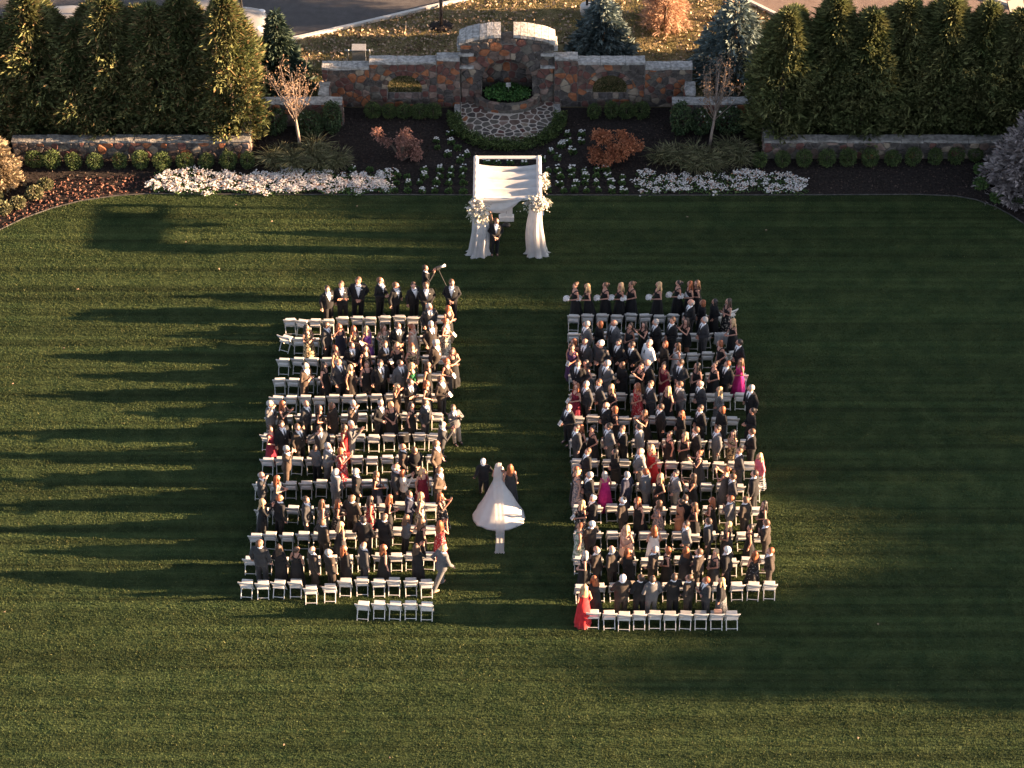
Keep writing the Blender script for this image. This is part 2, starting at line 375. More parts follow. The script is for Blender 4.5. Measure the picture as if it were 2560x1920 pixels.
# a few pale leaves on the open lawn
for i, (px, py) in enumerate([(590, 515), (680, 556), (465, 608), (548, 675), (195, 726), (160, 873), (33, 962), (12, 1533), (893, 518), (1718, 545), (1915, 578), (2195, 1563), (2145, 1848), (710, 1865), (975, 1897)]):
    gx, gy = G(px, py); mb = MB(); s = random.uniform(.03, .05)
    pts = [(s * (1 + .35 * (-1) ** q) * math.cos(q * .6283), s * (1 + .35 * (-1) ** q) * math.sin(q * .6283), .012 * (q % 3)) for q in range(10)]
    mb.add(pts + [(0, 0, .02)], [(q, (q + 1) % 10, 10) for q in range(10)])
    o = mb.build('fallen_leaf', M_LEAFLIT); o.location = (gx, gy, .055); o.rotation_euler = (random.uniform(-.3, .3), random.uniform(-.3, .3), random.uniform(0, 6))
    tag(o, 'single dry fallen leaf lying on the open lawn grass', 'leaf', 'dry leaves scattered singly on the lawn')

# ------------------------------------------------------------------ masonry
def clip(poly, n, d):
    """keep the side n.p <= d"""
    out = []
    for i in range(len(poly)):
        a, b = poly[i], poly[(i + 1) % len(poly)]
        da, db = n[0] * a[0] + n[1] * a[1] - d, n[0] * b[0] + n[1] * b[1] - d
        if da <= 0: out.append(a)
        if da * db < 0:
            t = da / (da - db); out.append((a[0] + t * (b[0] - a[0]), a[1] + t * (b[1] - a[1])))
    return out
def area(p): return .5 * sum(p[i][0] * p[(i + 1) % len(p)][1] - p[(i + 1) % len(p)][0] * p[i][1] for i in range(len(p)))
def centroid(p): return (sum(a[0] for a in p) / len(p), sum(a[1] for a in p) / len(p))
def cells(inside, box, size, asp=1.0, tries=4000):
    """voronoi cells of blue-noise seeds, all inside the box"""
    x0, y0, x1, y1 = box; seeds = []; miss = 0
    while miss < 160:
        p = (random.uniform(x0, x1), random.uniform(y0, y1))
        if any(((p[0] - q[0]) / asp) ** 2 + (p[1] - q[1]) ** 2 < (size * q[2]) ** 2 for q in seeds): miss += 1; continue
        seeds.append((p[0], p[1], random.choice((.7, .85, 1, 1, 1.25)))); miss = 0
    res = []
    for i, s in enumerate(seeds):
        poly = [(x0, y0), (x1, y0), (x1, y1), (x0, y1)]
        for j, q in enumerate(seeds):
            if i == j or abs(q[0] - s[0]) > 4 * size * asp or abs(q[1] - s[1]) > 4 * size: continue
            n = (q[0] - s[0], q[1] - s[1]); d = (q[0] ** 2 - s[0] ** 2 + q[1] ** 2 - s[1] ** 2) / 2
            poly = clip(poly, n, d)
            if len(poly) < 3: break
        if len(poly) >= 3: res.append(poly)
    return res
def shrink(poly, g):
    """inset a convex polygon"""
    if area(poly) < 0: poly = poly[::-1]
    out = poly
    for i in range(len(poly)):
        a, b = poly[i], poly[(i + 1) % len(poly)]; e = (b[0] - a[0], b[1] - a[1]); L = math.hypot(*e)
        if L < 1e-6: continue
        n = (e[1] / L, -e[0] / L); out = clip(out, n, n[0] * a[0] + n[1] * a[1] - g)
        if len(out) < 3: return []
    return out
def rounded(poly):
    """cut the corners so the piece reads as rubble"""
    out = []
    for i in range(len(poly)):
        p, a, b = poly[i], poly[i - 1], poly[(i + 1) % len(poly)]
        for q in (a, b):
            t = random.uniform(.14, .26); out.append((p[0] + (q[0] - p[0]) * t, p[1] + (q[1] - p[1]) * t))
    return out
def stone(poly, T, parent, m, gap=.018, proud=.04, name='stone', rnd=True):
    p = shrink(poly, gap)
    if len(p) < 3 or area(p) < .004: return None
    if rnd: p = rounded(p)
    c = centroid(p); h = proud * random.uniform(.6, 1.35); k = .80
    tilt = (random.uniform(-.06, .06), random.uniform(-.06, .06))
    r0 = [T(u, v, -.03) for u, v in p]; r1 = [T(u, v, h * .55) for u, v in p]
    r2 = [T(c[0] + (u - c[0]) * k, c[1] + (v - c[1]) * k, h + tilt[0] * (u - c[0]) + tilt[1] * (v - c[1])) for u, v in p]
    mb = MB(); mb.rings([r0, r1, r2]); return mb.build(name, m, parent)
def pick(wts): return random.choices(STONES, wts)[0]
W_RUST = (3, 3.2, 2.8, 3.4, 1.4, .8, .4)
W_GREY = (4, 2, .5, .8, 1.2, 3, 1)
W_LEFT = (4, 3, 1.2, 2, 1, 1, .6)

def slab(parent, c, d, name='cap_stone', jit=.012, m=None):
    """rough cap stone: a box cut into a few segments with uneven edges"""
    long_x = d[0] >= d[1]; L = d[0] if long_x else d[1]; n = max(3, int(L / .28)); rs = []
    for i in range(n + 1):
        t = -L / 2 + L * i / n; k = lambda: random.uniform(-jit, jit) * 1.6
        wv = (d[1] if long_x else d[0]) / 2; hz = d[2] / 2
        b = .025
        prof = [(-wv + k(), -hz), (wv + k(), -hz), (wv + k(), hz - b), (wv - b + k(), hz + k() * .5), (-wv + b + k(), hz + k() * .5), (-wv + k(), hz - b)]
        rs.append([(c[0] + t, c[1] + a, c[2] + z) if long_x else (c[0] + a, c[1] + t, c[2] + z) for a, z in prof])
    mb = MB(); mb.rings(rs); return mb.build(name, m or M_CAP, parent)
def caps_along(parent, c0, c1, width, z, th, over=.03, m=None):
    """row of cap stones along a line parallel to X or Y (parent coordinates)"""
    horizontal = abs(c1[0] - c0[0]) > abs(c1[1] - c0[1]); a, b = (c0[0], c1[0]) if horizontal else (c0[1], c1[1])
    if a > b: a, b = b, a
    t = a
    while t < b - .05:
        L = min(random.uniform(.8, 1.5), b - t)
        if b - (t + L) < .35: L = b - t
        zz = z + random.uniform(-.012, .012)
        if horizontal: slab(parent, (t + L / 2, c0[1], zz + th / 2), (L - .014, width + over, th), m=m, jit=.02)
        else: slab(parent, (c0[0], t + L / 2, zz + th / 2), (width + over, L - .014, th), m=m, jit=.02)
        t += L

CX = -.2                                     # centre line of the garden wall
def plain_wall(label, x0, x1, yf, th, h, wts, size, end=None, capth=.10, cap=True, loc=None):
    """rubble wall along X, its face towards -Y at yf"""
    if x0 > x1: x0, x1 = x1, x0
    e = empty('stone_wall', (x0, yf, 0)); tag(e, label, 'wall'); L = x1 - x0
    mb = MB(); mb.box((L / 2, th / 2, h / 2), (L, th, h)); mb.build('mortar_core', M_MORTAR, e)
    for p in cells(None, (0, 0, L, h), size, 1.25): stone(p, lambda u, v, w: (u, -w, v), e, pick(wts))
    if end == 'east':
        for p in cells(None, (0, 0, th, h), size): stone(p, lambda u, v, w: (L + w, u, v), e, pick(wts))
    if end == 'west':
        for p in cells(None, (0, 0, th, h), size): stone(p, lambda u, v, w: (-w, u, v), e, pick(wts))
    if cap: caps_along(e, (-.02, th / 2 - .01), (L + .02, th / 2 - .01), th, h + .002, capth, m=M_CAPD if h < 1 else None)
    return e
def side_wall(label, xc, th, y0, y1, h, wts, size, face, capth=.10):
    """rubble wall along Y whose visible face looks towards the middle"""
    e = empty('stone_wall', (xc, y0, 0)); tag(e, label, 'wall'); L = y1 - y0
    mb = MB(); mb.box((0, L / 2, h / 2), (th, L, h)); mb.build('mortar_core', M_MORTAR, e)
    s = 1 if face == 'east' else -1
    for p in cells(None, (0, 0, L, h), size): stone(p, lambda u, v, w: (s * (th / 2 + w), u, v), e, pick(wts))
    caps_along(e, (0, 0), (0, L), th, h + .002, capth, m=M_CAPD if h < 1 else None); return e

SIDE = {-1: 'groomsmen', 1: 'bridesmaids'}
for s in (-1, 1):
    face = 'east' if s < 0 else 'west'; end = face; tree = 'browned hedge' if s < 0 else 'green hedge'
    plain_wall('low rubble stone retaining wall in front of the %s' % tree, CX + s * 10.5, CX + s * 20.2, 13.8, .42, .82, W_LEFT if s < 0 else W_GREY, .24, end)
    side_wall('short rubble return wall beside the %s, running back from the bed' % tree, CX + s * 10.72, .40, 14.24, 16.06, .82, W_LEFT if s < 0 else W_GREY, .24, face)
    plain_wall('waist high rubble wall behind the sapling next to the %s' % tree, CX + s * 6.85, CX + s * 10.5, 16.08, .42, 1.10, W_RUST, .24, end)
    side_wall('stub of stone wall joining the arched wing and waist wall, %s side' % tree, CX + s * 7.62, .40, 16.52, 17.42, 1.22, W_RUST, .24, face)

def arched_wing(s, label):
    """tall wing with three stepped cap tiers and an arched opening"""
    xa, xb = CX + s * 1.96, CX + s * 7.72; x0, x1 = min(xa, xb), max(xa, xb); yf, th = 17.45, .5
    e = empty('stone_wall', (x0, yf, 0)); tag(e, label, 'wall'); L = x1 - x0
    U = (lambda d: L - d) if s < 0 else (lambda d: d)         # d: distance from the niche
    tiers = [(0, .98, 2.32), (.98, 3.78, 2.14), (3.78, L, 1.88)]
    wc, wr, zs, sill = U(2.34), .73, .93, .40                # window centre, radius, spring height, sill height
    # core: boxes left, right and below the opening and an arched piece above it
    mb = MB()
    for d0, d1, h in tiers:
        a, b = sorted((U(d0), U(d1)))
        for lo, hi in ((a, min(b, wc - wr)), (max(a, wc + wr), b)):
            if hi - lo > .01: mb.box(((lo + hi) / 2, th / 2, h / 2), (hi - lo, th, h))
    mb.box((wc, th / 2, sill / 2), (2 * wr, th, sill))
    n = 14; arc = [(wc + wr * math.cos(math.pi * k / n), zs + wr * .92 * math.sin(math.pi * k / n)) for k in range(n + 1)]
    for k in range(n):
        a, b = arc[k], arc[k + 1]; q = [a, b, (b[0], 2.14), (a[0], 2.14)]
        mb.add([(u, 0, v) for u, v in q] + [(u, th, v) for u, v in q], [(0, 1, 2, 3), (7, 6, 5, 4), (0, 4, 5, 1), (3, 2, 6, 7)])
    mb.build('mortar_core', M_MORTAR, e)
    T = lambda u, v, w: (u, -w, v)
    nv = 11; R0, R1 = 1.0, 1.34
    ring = lambda t, k: (wc + wr * k * math.cos(t), zs + wr * .92 * k * math.sin(t) + (0 if k == 1 else .0))
    for k in range(nv):
        t0, t1 = math.pi * k / nv, math.pi * (k + 1) / nv
        stone([ring(t0, R0), ring(t0, R1), ring(t1, R1), ring(t1, R0)], T, e, pick(W_RUST), .012, .045, 'arch_stone', False)
    for d0, d1, h in tiers:
        a, b = sorted((U(d0), U(d1)))
        for p in cells(None, (a, 0, b, h), .25, 1.1):
            c = centroid(p); du, dv = c[0] - wc, c[1] - zs
            if dv > -.05:
                r = math.hypot(du / (wr * R1), dv / (wr * .92 * R1))
                if r < .78: continue
                n_ = (-du / (wr * R1) ** 2, -dv / (wr * .92 * R1) ** 2); Ln = math.hypot(*n_)
                if r < 2.2:
                    # tangent half-plane of the ring's outer edge
                    ang = math.atan2(dv / (.92), du); q = (wc + wr * R1 * math.cos(ang), zs + wr * .92 * R1 * math.sin(ang))
                    nn = (-math.cos(ang) / 1, -math.sin(ang) / .92); l2 = math.hypot(*nn); nn = (nn[0] / l2, nn[1] / l2)
                    p = clip(p, nn, nn[0] * q[0] + nn[1] * q[1])
            elif c[1] > sill - .1:
                if abs(du) < wr * .9: 
                    p = clip(p, (0, 1), sill)
                else:
                    sg = 1 if du > 0 else -1; p = clip(p, (-sg, 0), -sg * (wc + sg * wr))
            elif abs(du) < wr + .2: p = clip(p, (0, 1), sill) if abs(du) < wr else p
            if len(p) >= 3: stone(p, T, e, pick(W_RUST if s < 0 or random.random() < .75 else W_GREY))
    # sill stones, laid on the sill from front to back
    u = wc - wr + .02
    while u < wc + wr - .08:
        l = min(random.uniform(.2, .34), wc + wr - .02 - u)
        stone([(u, .02), (u + l, .02), (u + l, th - .04), (u, th - .04)], lambda a, b, w: (a, b, sill + w * .5), e, pick(W_GREY), .012, .04, 'sill_stone'); u += l
    # the outer end, seen where it turns towards the middle: none; caps
    for d0, d1, h in tiers:
        a, b = sorted((U(d0), U(d1))); caps_along(e, (a, th / 2 - .02), (b, th / 2 - .02), th - .04, h + .002, .13)
arched_wing(-1, 'rust and grey stone wing wall with arched opening, behind the withered pink maple')
arched_wing(1, 'rust and grey stone wing wall with arched opening, behind the bushy orange maple')

# the central niche with its broken curved pediment
e = empty('stone_niche', (CX, 17.6, 0)); tag(e, 'tall stone niche with broken curved pediment and deep arch, centre of garden wall', 'niche')
HW, TH, AR, SPR = 1.95, .92, 1.06, 1.25                      # half width, thickness, arch radius, spring height
def ped(u):                                                # outline of the top
    return 2.66 + .74 * math.sqrt(max(0, 1 - (abs(u) / 2.25) ** 2))
mb = MB(); us = [-HW + 2 * HW * k / 26 for k in range(27)]
def soff(u): return SPR + math.sqrt(max(0, AR * AR - u * u)) if abs(u) < AR else 0
us = sorted(set([round(u, 4) for u in us] + [-AR, AR, -.24, .24]))
for a, b in zip(us[:-1], us[1:]):
    m_ = (a + b) / 2; notch = .34 if abs(m_) < .24 else 0
    ta, tb = ped(a) - notch, ped(b) - notch
    ins = abs(m_) < AR
    lo = (soff(a) if ins else 0, soff(b) if ins else 0)
    q = [(a, lo[0]), (b, lo[1]), (b, tb), (a, ta)]
    mb.add([(u, 0, v) for u, v in q] + [(u, TH, v) for u, v in q], [(0, 1, 2, 3), (7, 6, 5, 4), (0, 4, 5, 1), (3, 2, 6, 7), (1, 5, 6, 2), (4, 0, 3, 7)])
mb.box((0, TH + .06, 1.4), (2 * AR + .5, .12, 2.8)); mb.build('mortar_core', M_MORTAR, e)
T = lambda u, v, w: (u, -w, v)
nv = 15
for k in range(nv):
    t0, t1 = math.pi * k / nv, math.pi * (k + 1) / nv; rr = AR + .36 + random.uniform(-.04, .05)
    stone([(AR * math.cos(t0), SPR + AR * math.sin(t0)), (rr * math.cos(t0), SPR + rr * math.sin(t0)), (rr * math.cos(t1), SPR + rr * math.sin(t1)), (AR * math.cos(t1), SPR + AR * math.sin(t1))],
          T, e, pick(W_GREY if random.random() < .6 else W_RUST), .012, .05, 'arch_stone', False)
for p in cells(None, (-HW, 0, HW, 3.4), .27, 1.05):
    c = centroid(p); du, dv = c[0], c[1] - SPR; r1 = AR + .37
    if dv > 0:
        r = math.hypot(du, dv)
        if r < r1 * .86: continue
        if r < r1 * 1.6: n_ = (-du / r, -dv / r); p = clip(p, n_, -r1)
    else:
        if abs(du) < AR * .95: continue
        sg = 1 if du > 0 else -1; p = clip(p, (-sg, 0), -AR - .01)
    if len(p) < 3: continue
    top = min(ped(q[0]) for q in p) - (.34 if abs(c[0]) < .24 else 0) - .02
    p = clip(p, (0, 1), top)
    if len(p) >= 3: stone(p, T, e, pick(W_RUST if c[0] < .3 or random.random() < .4 else W_GREY), proud=.05)
for sg in (-1, 1):                                          # corner ledges
    slab(e, (sg * 1.68, -.06, 1.98), (.6, .22, .09), 'ledge_stone'); slab(e, (sg * 1.70, -.05, 2.60), (.62, .22, .10), 'ledge_stone')
    nn = 6; t0, t1 = .26, 2.0
    for k in range(nn):                                    # curved cap stones
        a, b = t0 + (t1 - t0) * k / nn + .006, t0 + (t1 - t0) * (k + 1) / nn - .006
        q = [(sg * a, ped(a) + .004), (sg * b, ped(b) + .004), (sg * b, ped(b) + .15), (sg * a, ped(a) + .15)]
        y0, y1 = -.05 + random.uniform(-.02, .02), TH + random.uniform(-.02, .03)
        mb = MB(); mb.add([(u, y0, v) for u, v in q] + [(u, y1, v) for u, v in q], [(0, 1, 2, 3), (7, 6, 5, 4), (0, 4, 5, 1), (3, 2, 6, 7), (1, 5, 6, 2), (4, 0, 3, 7)])
        mb.build('cap_stone', M_CAP, e)
    slab(e, (sg * 2.0, TH / 2, 2.78), (.16, TH - .04, .16), 'cap_stone')
# inner vault stones on the back wall
for p in cells(None, (-AR, .5, AR, 2.3), .3):
    c = centroid(p)
    if c[1] > SPR and math.hypot(c[0], c[1] - SPR) > AR * .95: continue
    stone(p, lambda u, v, w: (u, TH - w, v), e, pick(W_RUST), .02, .04)

# half-round planter inside the niche
pl = empty('stone_planter', (CX, 17.6, 0)); tag(pl, 'half-round rubble planter full of leaves under the niche arch', 'planter')
mb = MB(); no = 24; ro, ri, ph = 1.36, 1.12, .58
vo = [(ro * math.cos(math.pi + math.pi * k / no), ro * .62 * math.sin(math.pi + math.pi * k / no)) for k in range(no + 1)]
vi = [(ri * math.cos(math.pi + math.pi * k / no), ri * .62 * math.sin(math.pi + math.pi * k / no)) for k in range(no + 1)]
for k in range(no):
    q = [vo[k], vo[k + 1], vi[k + 1], vi[k]]
    mb.add([(a, b, .02) for a, b in q] + [(a, b, ph) for a, b in q], [(3, 2, 1, 0), (4, 5, 6, 7), (0, 1, 5, 4), (2, 3, 7, 6)])
mb.build('mortar_core', M_MORTAR, pl)
for r_ in range(2):
    k = 0
    z0, z1 = (.03, .30) if r_ == 0 else (.30, .58)
    while k < no:
        dk = min(random.choice((2, 2, 3)), no - k); a0, a1 = math.pi + math.pi * k / no, math.pi + math.pi * (k + dk) / no
        stone([(a0, z0), (a1, z0), (a1, z1), (a0, z1)], lambda a, v, w: ((ro + w) * math.cos(a), (ro + w) * .62 * math.sin(a), v), pl, pick(W_GREY), .014, .045); k += dk
k = 0
while k < no:
    dk = min(random.choice((2, 3)), no - k); a0, a1 = math.pi + math.pi * k / no, math.pi + math.pi * (k + dk) / no
    stone([(a0, ri), (a1, ri), (a1, ro + .02), (a0, ro + .02)], lambda a, r, w: (r * math.cos(a), r * .62 * math.sin(a), ph + w * .6), pl, pick(W_GREY), .012, .05, 'rim_stone'); k += dk
mb = MB(); mb.add([(a * .99, b * .99, ph - .1) for a, b in vi] + [(ri, .6, ph - .1), (-ri, .6, ph - .1)], [tuple(range(len(vi) + 2))]); mb.build('soil', M_MULCH, pl)
N = 1500; a = np.random.uniform(0, 6.283, N); r = np.sqrt(np.random.rand(N))
P = np.stack([.98 * r * np.cos(a), .02 + .60 * r * np.sin(a), ph - .05 + np.random.uniform(0, .32, N) * (1.1 - r * .6)], 1)
D = rdir(N); D[:, 2] = np.abs(D[:, 2]) * .6
o = link(bpy.data.objects.new('planter_plants', np_mesh('planter_plants', leaf_quads(P, D, np.random.uniform(.08, .15, N), .08, .25), 4, [M_IVY])))
o.location = (CX, 17.6, 0); tag(o, 'dense bright green leafy plants filling the niche planter', 'plants', kind='stuff')
mb = MB(); mb.tube([(0, 0, .5), (0, 0, .95)], .015, 6); mb.box((0, -.02, 1.02), (.20, .03, .18), Matrix.Rotation(R(-25), 3, 'X'))
o = mb.build('plant_marker', M_CAP); o.location = (CX + .05, 17.62, 0); tag(o, 'small pale square marker standing among the planter leaves', 'marker')

# flagstone terrace in front of the niche
te = empty('flagstone_terrace', (CX, 17.58, 0)); tag(te, 'half-round flagstone terrace with pale joints in front of the niche', 'terrace')
M_PALEM = mat('pale_terrace_mortar', (.36, .32, .27), .9, (.48, .43, .37), 8, 6, bump=.5)
hw, d0, d1, tz = 1.95, 1.25, 2.75, .16
outl = [(-hw, 0), (-hw, -d0)] + [(hw * math.cos(math.pi + math.pi * k / 20), -d0 + (d1 - d0) * math.sin(math.pi + math.pi * k / 20)) for k in range(1, 20)] + [(hw, -d0), (hw, 0)]
mb = MB(); n = len(outl)
mb.add([(a, b, .005) for a, b in outl] + [(a, b, tz) for a, b in outl], [tuple(range(n)), tuple(range(2 * n - 1, n - 1, -1))] + [(i, (i + 1) % n, n + (i + 1) % n, n + i) for i in range(n)])
mb.build('mortar_bed', M_PALEM, te)
W_PAVE = (3, 3, .15, .4, .3, 3, .2)
for p in cells(None, (-hw, -d1, hw, 0), .235, 1.1):
    c = centroid(p)
    if c[1] < -d0:
        r = math.hypot(c[0] / hw, (c[1] + d0) / (d1 - d0))
        if r > 1: continue
        if r > .55:
            ang = math.atan2((c[1] + d0) / (d1 - d0), c[0] / hw); q = (hw * math.cos(ang), -d0 + (d1 - d0) * math.sin(ang))
            nn = (math.cos(ang) / hw, math.sin(ang) / (d1 - d0)); l2 = math.hypot(*nn); nn = (nn[0] / l2, nn[1] / l2)
            p = clip(p, nn, nn[0] * q[0] + nn[1] * q[1])
    if len(p) >= 3 and math.hypot(c[0] / 1.42, c[1] / .90) > 1: stone(p, lambda u, v, w: (u, v, tz + w * .28), te, pick(W_PAVE), .027, .035, 'flagstone')
for sg in (-1, 1):
    for k in range(3): slab(te, (sg * 2.10, -.25 - k * .42, .10), (.26, .40, .12), 'border_stone')

# ------------------------------------------------------------------ planting
def crown_mesh(name, mats, P, D, L, W, droop, mix=0.0, double=True):
    q = leaf_quads(P, D, L, W, droop)
    if double: q = np.concatenate([q, leaf_quads(P + np.random.normal(size=P.shape) * .02, D + np.random.normal(size=P.shape) * .35, L * .85, W, droop)])
    nf = len(q) // 4; mi = (np.random.rand(nf) < mix).astype(int) if len(mats) > 1 else None
    return np_mesh(name, q, 4, mats, mi)
def trunk_mesh(name, h, r, m, lean=0, limbs=()):
    mb = MB(); mb.tube([(0, 0, -.03), (lean * .3, 0, h * .5), (lean, 0, h)], [r, r * .75, r * .25], 8)
    for pts, rr in limbs: mb.tube(pts, rr, 5)
    me = mb.mesh(name, True); me.materials.append(m); return me
def tree(name, label, cat, loc, crown, trunk, sc=1.0, rz=None, group=None):
    e = empty(name, (loc[0], loc[1], 0), random.uniform(0, 6.28) if rz is None else rz, sc)
    tag(e, label, cat, group); obj('trunk', trunk, e); obj('crown', crown, e); return e

def arb(H, Rr, n, mats, mix, seed):
    np.random.seed(seed)
    z = H * (np.random.rand(n) ** .95); a = np.random.uniform(0, 6.283, n)
    lob = 1 + .15 * np.sin(3 * a + z * 1.3 + seed) + .13 * np.sin(5 * a - z * 2.1) + .08 * np.sin(z * 5.1 + 2 * a)
    prof = Rr * np.minimum(1, (1 - z / H) * 2.7 + .02) ** .85 * np.minimum(1, .8 + z / 3)
    r = prof * lob * np.random.uniform(.55, 1.05, n)
    P = np.stack([r * np.cos(a), r * np.sin(a), z + .05], 1)
    D = np.stack([np.cos(a) * .8, np.sin(a) * .8, np.random.uniform(.2, 1.3, n)], 1) + np.random.normal(size=(n, 3)) * .3
    return crown_mesh('crown', mats, P, D, np.random.uniform(.20, .42, n) * (1 + .4 * (z / H > .8)), np.random.uniform(.045, .10, n), .12, mix)
ARB_L = [arb(6.7, 1.2, 10500, [M_ARB, M_ARBB], .12, s) for s in (1, 2, 3)]
ARB_R = [arb(6.5, 1.2, 10500, [M_ARB], 0, s) for s in (4, 5, 6)]
ATR = trunk_mesh('trunk', 6.0, .11, M_BARK)
for side, tops, C in (('left', [(-60, 10), (66, -14), (165, 55), (263, -4), (370, 16), (452, -18), (560, -6)], ARB_L),
                      ('right', [(1975, 18), (2094, -12), (2189, 20), (2274, -8), (2379, -10), (2480, 4), (2565, 20), (2660, 0)], ARB_R)):
    n = len(tops)
    for i, (px, py) in enumerate(tops):
        Y = 15.35 + random.uniform(-.12, .25) + (.2 if i % 2 else 0)
        X = G(px, py, 6.4)[0]
        # height so that the top falls where it was surveyed
        lo, hi = 3.0, 9.0
        for _ in range(30):
            mid = (lo + hi) / 2; yy = G(px, py, mid)[1]
            if yy > Y: lo = mid
            else: hi = mid
        k = i + 1 if side == 'left' else n - i
        lab = ('browning arborvitae, %s from the short return wall, in the groomsmen side hedge' % nth(n - i) if side == 'left'
               else 'deep green arborvitae, %s from the return wall, in the bridesmaids side hedge' % nth(i + 1))
        tree('arborvitae', lab, 'tree', (X, Y), C[i % 3], ATR, (random.uniform(.95, 1.2), random.uniform(.95, 1.15), (lo - .3) / 6.6), i * 2.1, 'arborvitae in the %s hedge' % ('browning' if side == 'left' else 'green'))
# a second, shorter row fills the depth of the hedges
for side, xs, C in ((-1, (-19.2, -17.2, -15.1, -13.2, -11.8), ARB_L), (1, (11.6, 13.4, 15.3, 17.2, 19.1), ARB_R)):
    for i, X in enumerate(xs):
        tree('arborvitae', ('browning' if side < 0 else 'green') + ' arborvitae in the rear row of the hedge, %s from the wall' % nth(len(xs) - i if side < 0 else i + 1), 'tree',
             (X + random.uniform(-.2, .2), 16.75), C[(i + 1) % 3], ATR, (1.0, 1.0, random.uniform(.76, .84)), i * 1.3 + .4, 'rear row arborvitae')

def conifer(H, Rr, n, m, seed, up=.05, L=(.22, .42), W=(.07, .12), pw=.9, tiers=14):
    np.random.seed(seed)
    t = 1 - np.sqrt(np.random.rand(n)); z = H * np.clip(t, 0, .995)
    zt = np.round(z / H * tiers) / tiers * H; z = zt * .65 + z * .35
    a = np.random.uniform(0, 6.283, n); br = np.round((a + zt * 2.3) / .52) * .52 - zt * 2.3; a = a * .45 + br * .55
    rr = Rr * (1 - z / H) ** pw * np.random.uniform(.35, 1.05, n) * (1 + .16 * np.sin(4 * a + zt * 7))
    P = np.stack([rr * np.cos(a), rr * np.sin(a), z + .12 - rr * .12], 1)
    D = np.stack([np.cos(a), np.sin(a), np.random.uniform(-.25, .35, n) + up], 1) + np.random.normal(size=(n, 3)) * .35
    return crown_mesh('crown', [m], P, D, np.random.uniform(*L, n), np.random.uniform(*W, n), .05)
def at_top(px, py_top, py_base):
    """ground position from the base pixel, height from the top pixel"""
    X, Y = G(px, py_base); lo, hi = .2, 12
    for _ in range(30):
        mid = (lo + hi) / 2
        if G(px, py_top, mid)[1] > Y: lo = mid
        else: hi = mid
    return X, Y, lo
for lab, px, pt, pb, Rr, m, sd_, pw in (
        ('blue spruce with silvery tips behind the wing wall near the niche', 1505, -12, 128, 1.28, M_SPRUCE, 21, .85),
        ('broad blue spruce between the wing wall and green hedge', 1832, 4, 188, 1.75, M_SPRUCE, 22, .62),
        ('narrow dark green fir between the browning hedge and wing wall', 703, 36, 222, 1.22, M_FIR, 23, .9)):
    X, Y, H = at_top(px, pt, pb); tree('spruce_tree', lab, 'tree', (X, Y), conifer(H, Rr, 5200, m, sd_, pw=pw), trunk_mesh('trunk', H * .9, .1, M_BARK), 1, 0)
X, Y = G(1662, 62); tree('larch_tree', 'feathery copper coloured larch on the grassy bank', 'tree', (X, Y), conifer(4.2, .95, 3800, M_LARCH, 31, .25, (.2, .4), (.025, .05), .55, 20), trunk_mesh('trunk', 3.8, .07, M_BARK))
X, Y, H = at_top(2575, 262, 470); tree('silver_conifer', 'silvery grey bushy conifer at the end of the green hedge wall', 'tree', (X + .1, Y), conifer(H, 2.0, 6500, M_SILVER, 33, .2, (.2, .36), (.07, .13), .65), trunk_mesh('trunk', H * .8, .12, M_BARK))
X, Y, H = at_top(-15, 330, 455); tree('golden_conifer', 'pale golden conifer beside the curved lawn corner', 'tree', (X, Y), conifer(H, 1.15, 4200, M_GOLDC, 34, .3, (.16, .3), (.05, .1), .6), trunk_mesh('trunk', H * .8, .09, M_BARK))

# two saplings with sparse brown leaves
def sapling(label, px, pb, pt, seed, rz, lean):
    random.seed(seed); np.random.seed(seed)
    X, Y, H = at_top(px, pt, pb); e = empty('sapling', (X, Y, 0), rz); tag(e, label, 'tree')
    mb = MB(); fork = H * .40; mb.tube([(0, 0, -.02), (lean * .4, 0, fork * .5), (lean, .02, fork), (lean * 1.2, .02, H * .93)], [.075, .06, .052, .012], 8); tips = []
    for k in range(30):
        a = random.uniform(0, 6.28); z0 = fork * random.uniform(.85, 1.45); ln = random.uniform(.4, .62) * H * .9
        el = random.uniform(.95, 1.42); d = Vector((math.cos(a) * math.cos(el), math.sin(a) * math.cos(el), math.sin(el)))
        p0 = Vector((lean, 0, z0)); p1 = p0 + d * ln * .5 + Vector((math.cos(a), math.sin(a), 0)) * .12; p2 = p0 + d * ln
        mb.tube([p0, p1, p2], [.018, .010, .004], 5); tips += [p1, p2, (p1 + p2) / 2]
        for j in range(3):
            q = p1.lerp(p2, random.random()); t = q + Vector((random.uniform(-.25, .25), random.uniform(-.25, .25), random.uniform(.1, .35))); mb.tube([q, t], [.009, .004], 4); tips.append(t)
    mb.build('trunk', M_PALEBARK, e, True)
    n = 620; T_ = np.array([tuple(t) for t in tips]); T_ = T_[T_[:, 2] > H * .55]; P = T_[np.random.randint(0, len(T_), n)] + np.random.normal(size=(n, 3)) * .1
    obj('crown', crown_mesh('crown', [M_SPARSE], P, rdir(n), np.random.uniform(.05, .11, n), .07, .2, double=False), e)
sapling('slender pale-barked sapling with sparse brown leaves near the browning hedge', 752, 380, 168, 41, 0, -.12)
sapling('slender pale-barked sapling with sparse brown leaves near the green hedge', 1773, 374, 166, 42, 0, .14)

